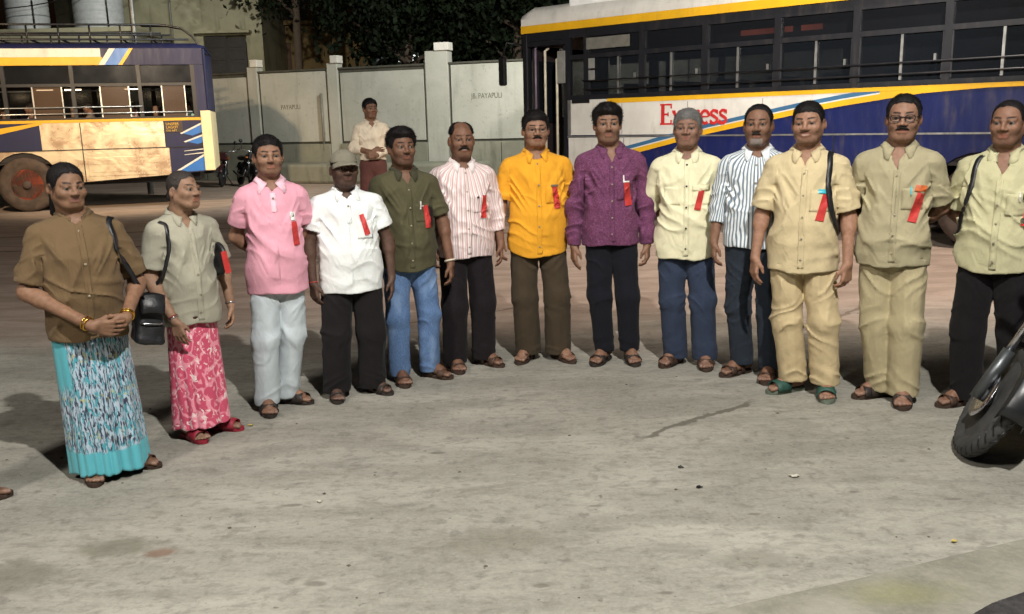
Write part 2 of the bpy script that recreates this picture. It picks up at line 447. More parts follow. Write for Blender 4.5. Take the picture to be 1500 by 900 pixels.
def hair_field(q, hsp, seed):
    v = hsp.get('vol', .010); st = hsp.get('style', 'short')
    up = sstep(q[:, 2], .0, .1)
    n = vnoise(np.stack([q[:, 0]*75, q[:, 1]*42, q[:, 2]*42], 1)+seed)*hsp.get('tuft', .006) + vnoise(q*170+seed)*.002
    hl0 = hairline(q, hsp); edge = .12+.88*sstep(q[:, 2]-hl0, .0, .032)
    d = ell(q, CR_C, CR_R + .0015) - v*edge*(.62+.38*up) - n*edge*(.35+.65*up)
    if st == 'quiff': d = d - .008*sstep(q[:, 1], .0, -.07)*sstep(q[:, 2], .05, .09)*(1+.5*np.sin(q[:, 0]*60+seed))
    hl = hl0 + (vnoise(q*95+seed*3)-.5)*.014
    d = smax(d, (hl-q[:, 2])*.9, .006)
    if st == 'bald':
        top = (q[:, 2]-(.05-.3*np.minimum(q[:, 1], .02)*0)) ; d = smax(d, top-.012*vnoise(q*60), .008)
        d = smax(d, -.018-(q[:, 1]) - .0, .008)
    if st == 'horseshoe':
        e = ((q[:, 0]/.05)**2 + ((q[:, 1]+.035)/.085)**2) - 1
        d = smax(d, -e*.05*(q[:, 2] > .04), .006)
    if st == 'woman':
        d = np.minimum(d, ell(q, (0, .108, -.045), (.05, .038, .055)) - n*.6)
        d = np.minimum(d, cap(q, (-.03, .085, -.06), (-.046, .072, -.15), .026, .017) - n)
        d = np.minimum(d, cap(q, (.03, .085, -.06), (.05, .075, -.13), .022, .012) - n)
        d = d + .004*np.exp(-(q[:, 0]/.004)**2)*(q[:, 1] < .03)
    if st == 'oldwoman':
        d = np.minimum(d, ell(q, (0, .105, -.03), (.036, .03, .036)) - n*.6)
    return d
def hand_parts(W, hd, th, pn, curl, sz=1.0, spread=1.0):
    d = unit(hd); t = np.asarray(th, np.float32); t = unit(t - d*float(t@d)); n = np.cross(d, t); n = n/np.linalg.norm(n)
    if float(n@np.asarray(pn, np.float32)) < 0: n = -n
    out = []; W = np.asarray(W, np.float32)
    off = [.0325, .0108, -.0112, -.0325]; ln = [.066, .075, .070, .055]; kn = [.088, .093, .089, .081]
    for o, l, k in zip(off, ln, kn):
        a = W + d*.012*sz + t*o*.62*sz; b = W + (d*k + t*o*spread)*sz
        out.append((a, b, .0145*sz, .0120*sz, 'palm'))
        c1 = curl*.55; c2 = curl*1.35; c3 = curl*1.75
        p1 = b + (d*math.cos(c1) + n*math.sin(c1) + t*o*1.2*(spread-1))*l*.46*sz
        p2 = p1 + (d*math.cos(c2) + n*math.sin(c2))*l*.32*sz
        p3 = p2 + (d*math.cos(c3) + n*math.sin(c3))*l*.24*sz
        out += [(b, p1, .0092*sz, .0082*sz, 'f'), (p1, p2, .0082*sz, .0075*sz, 'f'), (p2, p3, .0075*sz, .0060*sz, 'f')]
    b = W + (d*.026 + t*.026 + n*.006)*sz; m = b + (d*.72 + t*.55 + n*.42)*.040*sz; e = m + (d*.95 + t*.05 + n*.30)*.032*sz
    out += [(W+(d*.01+t*.012)*sz, b, .016*sz, .0155*sz, 'palm'), (b, m, .0145*sz, .0112*sz, 'palm'), (m, e, .0108*sz, .0078*sz, 'f')]
    return out
def arm_field(P, S, E, W, parts, ab):
    u = (np.asarray(W)-np.asarray(E)); bulge = np.asarray(E)+u*.22
    d = cap(P, S, E, .050*ab, .040*ab)
    d = smin(d, cap(P, E, W, .039*ab, .0265*ab), .02)
    d = smin(d, cap(P, E, bulge, .040*ab, .043*ab), .02)
    lo = np.asarray(W)-.22; hi = np.asarray(W)+.22
    m = ((P > lo) & (P < hi)).all(1)
    if m.any():
        Q = P[m]; h = None; f = None
        for a, b, ra, rb, kd in parts:
            c = cap(Q, a, b, ra, rb)
            if kd == 'palm': h = c if h is None else smin(h, c, .012)
            else: f = c if f is None else smin(f, c, .0022)
        h = smin(h, f, .006)
        d[m] = smin(d[m], h, .016)
    return d
def foot_field(P, ank, yaw, sole):
    c, s_ = math.cos(yaw), math.sin(yaw)
    # foot frame: u to the side, v towards the toes (toes look towards -y when yaw = 0)
    q = P - A(ank[0], ank[1], 0)
    u = q[:, 0]*c + q[:, 1]*s_; v = q[:, 0]*s_ - q[:, 1]*c
    F_ = np.stack([u, v, q[:, 2]-sole], 1)
    G = F_*A(1, 1, 1.35)
    d = cap(G, (0, -.035, .046), (0, .10, .036), .036, .040)
    d = smin(d, cap(F_, (0, .0, .10), (0, .085, .045), .034, .027), .03)
    d = smin(d, cap(F_, (0, .0, .10), (0, .01, .34), .036, .042), .03)
    sgn = 1.0 if ank[0] < 0 else -1.0
    for i, (o, l, r) in enumerate([(.030, .178, .0125), (.0095, .176, .0098), (-.0085, .168, .0094), (-.0245, .157, .0088), (-.0385, .144, .0082)]):
        t_ = cap(F_, (sgn*o, .105, .02), (sgn*o*1.06, l, r*1.05), r*1.1, r)
        d = smin(d, t_, .006)
    return d
def sandal(parent, ank, yaw, k, style, m_sole, m_strap):
    c, s_ = math.cos(yaw), math.sin(yaw); sgn = 1.0 if ank[0] < 0 else -1.0
    def W(u, v, z): return ((ank[0]+u*c+v*s_)*k, (ank[1]+u*s_-v*c)*k, z*k)
    # outline of the sole
    prof = [(-.066, .012), (-.058, .028), (-.03, .036), (.03, .034), (.08, .045), (.125, .050), (.165, .040), (.19, .020), (.197, .004)]
    out = []
    for v, hw in prof: out.append((hw*(1.0 if sgn < 0 else .92), v))
    for v, hw in reversed(prof): out.append((-hw*(1.0 if sgn > 0 else .92), v))
    mb = MB(); n = len(out); lv = [(.0, .94), (.006, 1.0), (.018, 1.0), (.024, .95)]
    V = [W(u*f, .065+(v-.065)*(.985+.015*f), z) for z, f in lv for u, v in out]
    Fs = [(i*n+j, i*n+(j+1) % n, (i+1)*n+(j+1) % n, (i+1)*n+j) for i in range(3) for j in range(n)]
    Fs += [list(range(n-1, -1, -1)), [3*n+j for j in range(n)]]
    mb.add(V, Fs)
    so = mb.build('sandal', m_sole, parent)
    def strap(v0, v1, h0, h1, hw, skew=0.0, name='strap'):
        G = []
        for i in range(4):
            f = i/3; v = v0+(v1-v0)*f; hh = h0+(h1-h0)*f; row = []
            for j in range(13):
                a = math.pi*j/12
                row.append(W(-math.cos(a)*hw, v + skew*math.cos(a), .02 + (hh)*math.sin(a)**.72))
            G.append(row)
        m = MB(); m.grid(G); o = m.build(name, m_strap, so); solidify(o, .004*k, 0.0)
    if style == 'slide': strap(.055, .15, .074, .052, .052)
    elif style == 'cross':
        strap(.075, .125, .062, .052, .051, .018); strap(.085, .13, .060, .050, .0515, -.018); strap(-.005, .03, .098, .082, .041)
    elif style == 'thong':
        strap(.06, .075, .066, .06, .046, .012); m = MB(); m.tube([W(sgn*.015, .15, .022), W(sgn*.008, .125, .05), W(0, .09, .063)], .004*k, 6); m.build('toe_thong', m_strap, so)
        strap(.10, .12, .054, .05, .05, -.012)
    else:
        strap(.095, .14, .056, .046, .0515); strap(.02, .05, .088, .074, .044)
    return so

class Person: pass
def person(s, kind='full'):
    s = dict(s); s['skin'] = tuple(f*c for f, c in zip((1.08, 1.14, 1.20), s['skin'])); p = Person(); k = s['H']/1.70; p.k = k; seed = s.get('seed', 1)*7.31
    rz = s['rzabs'] if 'rzabs' in s else math.atan2(-s['pos'][0], s['pos'][1]) + R(s.get('yaw', 0)); p.rz = rz
    X0, Y0 = s['pos']; w = s.get('w', 1.0); p.w = w; bel = s.get('belly', .02); ab = s.get('arm', 1.0)
    zb = s.get('z', 0.0)
    ck, sk = math.cos(rz), math.sin(rz)
    def tolocal(X, Y):
        dx, dy = X-X0, Y-Y0
        return ((dx*ck+dy*sk)/k, (-dx*sk+dy*ck)/k)
    seated = s.get('seated', False)
    # ---- skeleton
    lean = s.get('lean', 0.0)
    S = {i: A(i*(.112*w+.054), .010, 1.330) for i in (-1, 1)}
    arms = {}
    for i in (-1, 1):
        a = s.get('arms', {}).get(i, 'hang')
        if a == 'hang': a = dict(E=(i*(.205*w+.018), .03, 1.085), W=(i*(.222*w+.022), -.03, .865), hd=(i*-.02, -.12, -1), th=(-i*.25, -1, .0), pn=(-i, 0, 0))
        elif a == 'behind': a = dict(E=(i*(.215*w+.022), .10, 1.09), W=(i*.07, .185+.01*i, .93), hd=(-i, .1, -.25), th=(0, 0, 1), pn=(0, 1, 0))
        arms[i] = dict(curl=.35+.5*((s.get('seed', 1)*37+i*13) % 10)/10, sz=1.0, spread=1.06); arms[i].update(a)
    zs = np.array([.50, .80, .92, 1.02, 1.12, 1.22, 1.29, 1.335, 1.37, 1.395, 1.42, 1.445])
    ra = np.array([.170, .168, .166, .163, .163, .171, .181, .188, .185, .166, .112, .070])*np.array([w]*9+[w**.5, 1, 1])
    rb = np.array([.132, .130, .128, .124, .121, .124, .122, .112, .098, .083, .069, .062])*s.get('depth', 1.0)
    rc = np.array([0, 0, 0, 0, 0, 0, .003, .008, .012, .015, .018, .02])
    g = np.exp(-((zs-s.get('bz', 1.02))/.15)**2)
    ra = ra + g*bel*.4; rb = rb + g*bel*.55; rc = rc - g*bel*.55
    if s.get('bust'):
        g = np.exp(-((zs-1.2)/.075)**2); rb = rb+g*.018; rc = rc-g*.022
    fl = s.get('flare', .012); ra = ra + fl*sstep(zs, .95, .72); rb = rb + fl*.8*sstep(zs, .95, .72)
    if s.get('trousers') is not None and not seated:
        need = .084*w + s.get('leg', (.098, 0, 0))[0] + .012; bb = s.get('leg', (.098, 0, 0))[0]+.040
        tz_ = sstep(zs, 1.03, .90); ra = np.where(zs < 1.03, np.maximum(ra, ra*(1-tz_)+need*tz_), ra); rb = np.where(zs < 1.03, np.maximum(rb, rb*(1-tz_)+bb*tz_), rb)
    def torso(P):
        z = P[:, 2]; a = np.interp(z, zs, ra).astype(np.float32); b = np.interp(z, zs, rb).astype(np.float32); c = np.interp(z, zs, rc).astype(np.float32)
        x = P[:, 0]-lean*(z-.8); y = P[:, 1]-c
        k0 = np.sqrt((x/a)**2+(y/b)**2); k1 = np.sqrt((x/(a*a))**2+(y/(b*b))**2)+1e-5
        return k0*(k0-1)/k1
    # ---- shirt
    slv = s.get('sleeve', 'short'); frac = s.get('sfrac', .74); zv = min(1.392, s.get('vneck', 1.33)+.04)
    hem = s.get('hem', .72)+.05; hemc = s.get('hemc', 0.0); fold = s.get('fold', 1.0); sr = s.get('sr', 1.0)
    SL = {}
    for i in (-1, 1):
        a = arms[i]; E = A(*a['E']); Wr = A(*a['W']); fr = a.get('sfrac', frac); sv = a.get('sleeve', slv)
        if sv == 'short': ends = [(S[i], S[i]+(E-S[i])*fr, .062*sr, .070*sr)]
        elif sv == 'elbow': ends = [(S[i], E, .063*sr, .060*sr), (E, E+(Wr-E)*.25, .062*sr, .058*sr)]
        else:
            fe = {'long': 1.0, 'rolled': .48, 'threeq': .62}[sv]
            ends = [(S[i], E, .063*sr, .057*sr), (E, E+(Wr-E)*fe, .056*sr, (.056-.014*fe)*sr)]
        SL[i] = ends
    def sleeve(P, i):
        ends = SL[i]; d = None
        for a, b, r0, r1 in ends:
            c = cap(P, a, b, r0, r1); d = c if d is None else smin(d, c, .025)
        a, b, r0, r1 = ends[-1]; u = unit(b-a); h = (P-b)@u
        d = smax(d, h, .004)
        inner = np.maximum(cap(P, b-u*.03, b+u*.1, r1-.013, r1-.013), -(h+.028))
        return smax(d, -inner, .003)
    def hemz(P): return hem + hemc*(np.abs(P[:, 0])/.17)**2 + .006*np.sin(P[:, 0]*23+seed)
    def shirt_raw(P):
        z = P[:, 2]
        d = torso(P); d = smax(d, (z-1.447), .01)
        hz = hemz(P); d = smax(d, hz-z, .005)
        inn = np.maximum(torso(P)+.022, -(hz+.035-z)); d = smax(d, -inn, .003)
        for i in (-1, 1):
            ss = sleeve(P, i)
            kk = np.where(z > 1.24, .045, .012).astype(np.float32)
            d = smin(d, ss, kk)
        v = np.maximum((np.abs(P[:, 0])-(z-zv)*s.get('vw', .52))*.88, P[:, 1]-.0); v = np.maximum(v, zv-z)
        nk = cap(P, (0, -.01, 1.40), (0, .03, 1.60), .062, .062)
        return smax(smax(d, -v, .004), -nk, .004)
    def shirt_f(P):
        d = shirt_raw(P); m = np.abs(d) < .035
        if m.any():
            Q = P[m]; x, y, z = Q[:, 0], Q[:, 1], Q[:, 2]; ax = np.abs(x)
            arm = np.minimum(sleeve(Q, 1), sleeve(Q, -1)) < torso(Q)
            dsp = (ridged(np.stack([x*6.5+z*3.2*np.sign(x), y*6, z*3.0], 1)+seed)**3-.33)*.013
            wst = np.exp(-((z-(hem+.26))/.17)**2)
            dsp += wst*(ridged(np.stack([x*3.0, y*3.0, z*13+x*(6 if int(seed) % 2 else -6)+3*vnoise(Q*5+seed)], 1)+seed*2)**3-.33)*.012
            pit = np.exp(-(((ax-.15)/.09)**2+((z-1.18)/.13)**2))
            dsp += pit*(ridged(np.stack([x*6, y*6, z*17-ax*26], 1)+seed*3)**3-.3)*.020
            hm = sstep(z, hem+.22, hem)
            dsp += hm*(vnoise(np.stack([x*15, y*15, z*3], 1)+seed*4)-.5)*.016
            dsl = (ridged(np.stack([x*9, y*9, z*20+y*12], 1)+seed*5)**3-.33)*.017
            if slv != 'short' or True:
                dsl = dsl*np.where(z < 1.22, 1.15, .55)
            for i in (-1, 1):
                a_, b_, r0_, r1_ = SL[i][-1]; h_ = (Q-b_)@unit(b_-a_)
                near_ = (np.linalg.norm(Q-b_, axis=1) < .14); dsl = np.where(near_, dsl*sstep(-h_, .0, .07), dsl)
            dsp = dsp*(.25+.75*sstep(z-hem-hemc*(ax/.17)**2, .01, .07))
            dd = np.where(arm, dsl*.95, dsp*1.35)*fold*sstep(z, 1.42, 1.34)
            dd += (vnoise(Q*30+seed*6)-.5)*.0035*fold
            d[m] = d[m] - dd
        return d
    p.shirt_f = shirt_f
    zlo = hem-.03; pts = [np.array([S[i], SL[i][-1][1]]) for i in SL]; pts = np.concatenate(pts)
    for i in SL:
        for e in SL[i]: pts = np.concatenate([pts, [e[0], e[1]]])
    lo = np.minimum(pts.min(0)-.10, A(-.25*w, -.24-bel, zlo)); hi = np.maximum(pts.max(0)+.10, A(.25*w, .21, 1.47))
    lo[2] = min(zlo, pts.min(0)[2]-.05)
    # ---- head
    hs = s.get('hs', 1.0)*s.get('hm', .985); hc = A(s.get('hx', 0.0)+lean*.7, s.get('hy', -.012), 1.70-.010-.118*hs)
    Rm = (Matrix.Rotation(R(s.get('hyaw', 0)), 3, 'Z') @ Matrix.Rotation(R(s.get('hpitch', 0)), 3, 'X') @ Matrix.Rotation(R(s.get('htilt', 0)), 3, 'Y'))
    Rm = np.array(Rm, np.float32); p.Rm, p.hc, p.hs = Rm, hc, hs
    HX = A(1.06, 1, 1)
    JL = s.get('jl', 1.0)
    def tohead(P):
        q = ((P-hc)@Rm)/hs/HX; q[:, 2] = np.where(q[:, 2] < 0, q[:, 2]/JL, q[:, 2]); return q
    def fromhead(q):
        q = np.array(q, np.float32)*HX; q[:, 2] = np.where(q[:, 2] < 0, q[:, 2]*JL, q[:, 2]); return (q*hs)@Rm.T + hc
    p.fromhead = fromhead
    def headneck(P):
        d = head_field(tohead(P), s)*hs
        n0 = fromhead(A(0, .028, -.055)[None])[0]
        d = smin(d, cap(P, n0, (0, .022, 1.36), .064*s.get('neck', 1), .069*s.get('neck', 1)), .03)
        m = P[:, 2] < 1.50
        if m.any(): d[m] = smin(d[m], torso(P[m])+.016, .02)
        return d
    VV = []; FF = []; CC = []; nv = 0
    def addp(V, Fq, C):
        nonlocal nv
        VV.append(V); FF.append(Fq+nv); CC.append(C); nv += len(V)
    sk0 = np.array(s['skin'], np.float32)
    hres = s.get('hres', .0042)
    V, Fq = polygonise(headneck, (hc[0]-.125, hc[1]-.145, 1.27), (hc[0]+.125, .155, 1.72), hres)
    q = tohead(V); C = head_paint(q, s)
    low = sstep(V[:, 2], hc[2]-.135, hc[2]-.10)[:, None]; C = C*low + sk0[None]*(1-low)
    addp(V, Fq, C)
    gz = s.get('gaze', (0, 0))
    for i in (-1, 1):                                         # eyeballs
        n = 14; mth, nph = n//2+1, n
        th = np.linspace(0, math.pi, mth); ph = np.arange(nph)*2*math.pi/nph
        U = np.stack([np.outer(np.sin(th), np.cos(ph)), -np.outer(np.cos(th), np.ones(nph)), np.outer(np.sin(th), np.sin(ph))], -1).reshape(-1, 3).astype(np.float32)
        gd = unit((gz[0], -1, gz[1])); cosg = U@gd
        C = np.where((cosg > .80)[:, None], A(.012, .008, .006)[None], A(.20, .175, .15)[None])
        Fe = np.array([(a*nph+b, a*nph+(b+1) % nph, (a+1)*nph+(b+1) % nph, (a+1)*nph+b) for a in range(mth-1) for b in range(nph)])
        addp(fromhead(U*.0128 + A(i*.0325, -.0795, .0005)), Fe, C)
    # ---- arms
    p.W = {}
    for i in (-1, 1):
        a = arms[i]; E = A(*a['E']); Wr = A(*a['W'])
        hp = hand_parts(Wr, a['hd'], a['th'], a['pn'], a['curl'], a['sz'], a.get('spread', 1.0))
        p.W[i] = (E, Wr)
        allp = np.concatenate([[S[i], E, Wr]] + [[t_[0], t_[1]] for t_ in hp])
        V, Fq = polygonise(lambda P: arm_field(P, S[i], E, Wr, hp, ab), allp.min(0)-.06, allp.max(0)+.06, s.get('ares', .0047))
        C = np.repeat(sk0[None]*s.get('armtone', 1.0), len(V), 0)
        tips = np.array([t_[1] for t_ in hp if t_[4] == 'f'])
        C = C*(1+.10*sstep(np.linalg.norm(V-Wr, axis=1), .08, .16))[:, None]
        addp(V, Fq, C)
    # ---- hidden core that joins the limbs
    if seated: hips = {i: A(i*.09, .02, .86) for i in (-1, 1)}; knees = {i: A(i*.10, -.36, .86) for i in (-1, 1)}; anks = {i: (i*.10, -.36, 0) for i in (-1, 1)}
    else:
        ft = sorted([(*tolocal(f[0], f[1]), R(f[2])-0.0) for f in s['feet']], key=lambda f: f[0])
        fk = .6 if s.get('skirt') else .85
        ft = [(f[0]*(.8 if s.get('skirt') else 1), f[1]*fk, f[2]) for f in ft]
        anks = {-1: ft[0], 1: ft[1]}
        hips = {i: A(i*.080*w, .005, .86) for i in (-1, 1)}
        knees = {i: A(*( (hips[i][:2]*.5+np.array(anks[i][:2])*.5) + np.array([i*.004, -.015])), .46) for i in (-1, 1)}
    def core(P):
        d = cap(P, (0, .01, .92), (0, .01, 1.30), .08, .085)
        d = smin(d, cap(P, S[-1], S[1], .04, .04), .03)
        for i in (-1, 1):
            d = smin(d, cap(P, hips[i], knees[i], .045, .035), .03)
            if not seated: d = smin(d, cap(P, knees[i], (anks[i][0], anks[i][1], .2), .035, .032), .02)
        return d
    xs = [anks[-1][0], anks[1][0]]; ys = [anks[-1][1], anks[1][1]]
    V, Fq = polygonise(core, (min(-.24, min(xs)-.1), min(-.15, min(ys)-.1), .15), (max(.24, max(xs)+.1), max(.16, max(ys)+.1), 1.42), .014)
    addp(V, Fq, np.repeat(sk0[None], len(V), 0))
    # ---- feet
    if not seated:
        for i in (-1, 1):
            ax_, ay_, yw = anks[i]
            # make the given point the middle of the foot
            yl = yw
            ax_ = ax_-math.sin(yl)*.05; ay_ = ay_+math.cos(yl)*.05
            anks[i] = (ax_, ay_, yl)
            V, Fq = polygonise(lambda P: foot_field(P, anks[i], yl, .022), (ax_-.24, ay_-.24, .0), (ax_+.24, ay_+.24, .30), .0052)
            C = np.repeat(sk0[None]*.9, len(V), 0)
            u = V[:, :2]-np.array([ax_, ay_]); v = u[:, 0]*math.sin(yl)-u[:, 1]*math.cos(yl)
            nail = sstep(v, .150, .162)*sstep(V[:, 2], .034, .038)
            C = C*(1-nail[:, None]*.5)+nail[:, None]*A(.30, .2, .16)*.5
            addp(V, Fq, C)
    V = np.concatenate(VV); Fq = np.concatenate(FF); C = np.concatenate(CC)
    me = np_mesh('person', V*k, Fq)
    at = me.color_attributes.new('skin', 'FLOAT_COLOR', 'POINT')
    at.data.foreach_set('color', np.concatenate([np.clip(C, 0, 1), np.ones((len(C), 1))], 1).astype(np.float32).ravel())
    ob = link('person', me, skin_mat(), None, (X0, Y0, zb), (0, 0, rz)); p.ob = ob
    tag(ob, s['label'], 'person', s.get('group'))
    # ---- hair
    hsp = s['hair']
    if hsp.get('style') not in ('none', 'capped') or hsp.get('style') == 'capped':
        yb = .16 if 'woman' in hsp.get('style', '') else .135
        V, Fq = polygonise(lambda q: hair_field(q, hsp, seed), (-.1, -.125, -.19 if 'woman' in hsp.get('style', '') else -.09), (.1, yb, .15), .0046)
        # loose strands over the mass of hair
        rs = np.random.RandomState(int(seed*10) % 9999); n_ = int(hsp.get('strands', 1500)); ok = np.nonzero(hair_field(V, hsp, seed) > -1)[0]
        vi = ok[rs.randint(0, len(ok), n_)]; P0 = V[vi]; eps = .003
        g_ = np.stack([hair_field(P0+A(*e_), hsp, seed)-hair_field(P0-A(*e_), hsp, seed) for e_ in ((eps, 0, 0), (0, eps, 0), (0, 0, eps))], 1); g_ /= np.linalg.norm(g_, axis=1)[:, None]+1e-6
        keep = (g_[:, 2] > -.5) & (P0[:, 2] > hairline(P0, hsp)+.002); P0 = P0[keep]; g_ = g_[keep]; n_ = len(P0)
        td = np.stack([np.sign(P0[:, 0])*.5+rs.normal(size=n_)*.35, np.full(n_, hsp.get('comb', -.25))+rs.normal(size=n_)*.4, -.35+rs.normal(size=n_)*.35], 1); td -= g_*(td*g_).sum(1)[:, None]; td /= np.linalg.norm(td, axis=1)[:, None]+1e-6
        ln_ = (.006+.30*hsp.get('vol', .01)+.006*rs.rand(n_))[:, None]*min(1.6, .5+hsp.get('vol', .01)*70); sd_ = np.cross(td, g_)*.0009
        Pm = P0+td*ln_*.5+g_*(.0012+.16*ln_); Pe = P0+td*ln_+g_*(.0008+.26*ln_*rs.rand(n_)[:, None])
        SV = np.stack([P0-sd_, P0+sd_, Pm+sd_*.8, Pm-sd_*.8, Pe+sd_*.3, Pe-sd_*.3], 1).reshape(-1, 3)
        b0 = len(V)+6*np.arange(n_)[:, None]; SF = np.concatenate([b0+np.array([[0, 1, 2, 3]]), b0+np.array([[3, 2, 4, 5]])], 0)
        V = np.concatenate([V, SV]).astype(np.float32); Fq = np.concatenate([Fq, SF]).astype(np.int32)
        link('hair', np_mesh('hair', fromhead(V)*k, Fq), hair_mat('hair_'+hsp.get('name', 'black'), hsp['col']), ob)
    mo = s.get('moustache')
    if mo:
        wd, th_, cl = mo; dr = s.get('modrop', .012)
        def mf(q):
            a = q.copy(); a[:, 0] = np.abs(a[:, 0])
            d = cap(a, (.003, -.1005, -.0465), (wd*.6, -.0965, -.0475-dr*.35), th_, th_*.95); d = np.minimum(d, cap(a, (wd*.6, -.0965, -.0475-dr*.35), (wd, -.083, -.0475-dr), th_*.95, th_*.55))
            return d - vnoise(q*260)*.0018
        V, Fq = polygonise(mf, (-.045, -.118, -.075), (.045, -.07, -.03), .003)
        link('moustache', np_mesh('moustache', fromhead(V)*k, Fq), hair_mat('hair_mo_'+str(cl[0])[:5], cl), ob)
    gl = s.get('glasses')
    if gl:
        m = MB(); fm = gl['mat']
        for i in (-1, 1):
            ring = [(i*.034+.0225*math.copysign(abs(math.cos(a))**.7, math.cos(a)), -.106+.010*abs(math.cos(a))*.3+(.004 if i*math.cos(a) > 0 else 0), .0+.0165*math.copysign(abs(math.sin(a))**.75, math.sin(a))) for a in np.linspace(0, 2*math.pi, 22)[:-1]]
            m.tube([tuple(fromhead(A(*r_)[None])[0]*k) for r_ in ring], gl['r']*k, 6, True)
            m.tube([tuple(fromhead(A(*r_)[None])[0]*k) for r_ in [(i*.057, -.103, .006), (i*.071, -.09, .006), (i*.0775*s.get('face', 1), -.04, .004), (i*.08*s.get('face', 1), .01, .002)]], gl['r']*.9*k, 6)
        m.tube([tuple(fromhead(A(*r_)[None])[0]*k) for r_ in [(-.012, -.107, .004), (0, -.110, .007), (.012, -.107, .004)]], gl['r']*k, 6)
        m.build('glasses', fm, ob)
    # ---- shirt mesh
    if s.get('shirt') is not None:
        V, Fq = polygonise(shirt_f, lo, hi, s.get('sres', .0072))
        dt = torso(V); fu = np.arctan2(V[:, 0], -(V[:, 1]))*.165*w
        for i in (-1, 1):
            m = sleeve(V, i) < dt-.004
            a, b = SL[i][0][0], SL[i][-1][1]; u = unit(b-a); e1 = unit(np.cross(u, (0, 1, 0))); e2 = np.cross(u, e1)
            r_ = V-a; fu[m] = (np.arctan2(r_@e1, r_@e2)*.068)[m]+.5*i
        me = np_mesh('shirt', V*k, Fq)
        at = me.attributes.new('fu', 'FLOAT', 'POINT'); at.data.foreach_set('value', fu.astype(np.float32))
        sh = link('shirt', me, s['shirt'], ob); p.sh = sh
        attachments(p, s, sh, zv, hem, w, torso)
    # ---- trousers
    if s.get('trousers') is not None:
        tr, kr, hr = s.get('leg', (.098, .083, .081)); hz0 = s.get('cuff', .045)
        def legs(P, grow=0.0):
            dl = {}
            for i in (-1, 1):
                if seated: H_ = knees[i]; e = A(knees[i][0], knees[i][1], .40)
                else: H_ = knees[i]; e = A(anks[i][0]-.0, anks[i][1]-.008, .02)
                d = cap(P, hips[i], H_, tr, kr); dl[i] = smin(d, cap(P, H_, e, kr, hr), .03)
            d = smin(dl[-1], dl[1], .012)
            pel = ell(P, (0, .01, .90), (.168*w, .128, .165))
            return smin(d, pel, .05)
        def tf(P):
            z = P[:, 2]; d0 = legs(P); d = smax(d0, hz0-z, .004) if not seated else d0
            d = smax(d, z-1.02, .01)
            if not seated: d = smax(d, -np.maximum(d0+.017, -(hz0+.04-z)), .003)
            m = np.abs(d) < .035
            if m.any():
                Q = P[m]; x, y, z = Q[:, 0], Q[:, 1], Q[:, 2]; sd = np.sign(x)
                fo = s.get('tfold', 1.0)
                kz = np.exp(-((z-.45)/.13)**2); lz = sstep(z, .28, .06); tz = np.exp(-((z-.70)/.10)**2)
                fo *= .6
                dsp = kz*(ridged(np.stack([x*5, y*5, z*12+sd*x*9+3*vnoise(Q*6+seed)], 1)+seed)**3-.33)*.018
                dsp += lz*(ridged(np.stack([x*4.5, y*4.5, z*19+x*9*sd+y*7], 1)+seed*2)**3-.33)*.022
                dsp += tz*(ridged(np.stack([x*4, y*4, z*12-sd*x*15+2*vnoise(Q*7+seed)], 1)+seed*3)**3-.33)*.017
                dsp += (ridged(np.stack([x*10, y*10, z*2.2], 1)+seed*4)**3-.33)*.009
                dsp += (vnoise(Q*28+seed)-.5)*.003
                if s.get('crease') and not seated:
                    for i in (-1, 1):
                        cx_ = np.interp(z, [.02, .46, .86], [anks[i][0], knees[i][0], hips[i][0]]); cy_ = np.interp(z, [.02, .46, .86], [anks[i][1], knees[i][1], hips[i][1]])
                        dsp += s['crease']*np.exp(-((x-cx_)/.011)**2)*(y < cy_-.02)*sstep(z, .80, .70)
                d[m] = d[m]-dsp*fo*(.15+.85*sstep(z, hz0, hz0+.07))
            return d
        ally = ys+[0]; allx = xs+[0]
        lo2 = (min(min(allx)-.14, -.22*w), min(min(ally)-.16, -.17) - (.2 if seated else 0), .02 if not seated else .38); hi2 = (max(max(allx)+.14, .22*w), max(max(ally)+.18, .18), 1.04)
        V, Fq = polygonise(tf, lo2, hi2, s.get('tres', .0078))
        fu = np.arctan2(V[:, 0]-np.sign(V[:, 0])*.09, -V[:, 1])*.09
        me = np_mesh('trousers', V*k, Fq)
        at = me.attributes.new('fu', 'FLOAT', 'POINT'); at.data.foreach_set('value', fu.astype(np.float32))
        link('trousers', me, s['trousers'], ob)
    # ---- skirt
    if s.get('skirt'):
        sp = s['skirt']; nth, nzr = 220, 70; z1, z0 = sp['top'], sp['bot']
        th = np.linspace(0, 2*math.pi, nth, endpoint=False); zz = np.linspace(z0, z1, nzr)
        T, Z = np.meshgrid(th, zz); f = (z1-Z)/(z1-z0)
        pl = sp['pleat']*(.15+.85*f**1.3)
        wav = (np.abs(np.sin(T*sp['n']/2+.8*np.sin(3*T+seed)+.7*f*np.sin(2*T+1)))**.8-.5)*(1+.5*np.sin(2*T+seed)) + .35*np.sin(T*sp['n']*.37+seed+f*2)
        rx = sp['r0'][0]+(sp['r1'][0]-sp['r0'][0])*f**sp.get('pw', 1.1) + pl*wav; ry = sp['r0'][1]+(sp['r1'][1]-sp['r0'][1])*f**sp.get('pw', 1.1) + pl*wav
        x = np.sin(T)*rx + sp.get('cx', 0)*f; y = -np.cos(T)*ry + sp.get('cy', 0)*f; zo = Z + sp.get('lift', .0)*np.sin(T+sp.get('la', 0))*f + .006*np.sin(T*9)*f
        V = np.stack([x, y, zo], -1).reshape(-1, 3)
        Fq = np.array([(a*nth+b, a*nth+(b+1) % nth, (a+1)*nth+(b+1) % nth, (a+1)*nth+b) for a in range(nzr-1) for b in range(nth)])
        me = np_mesh('skirt', V*k, Fq)
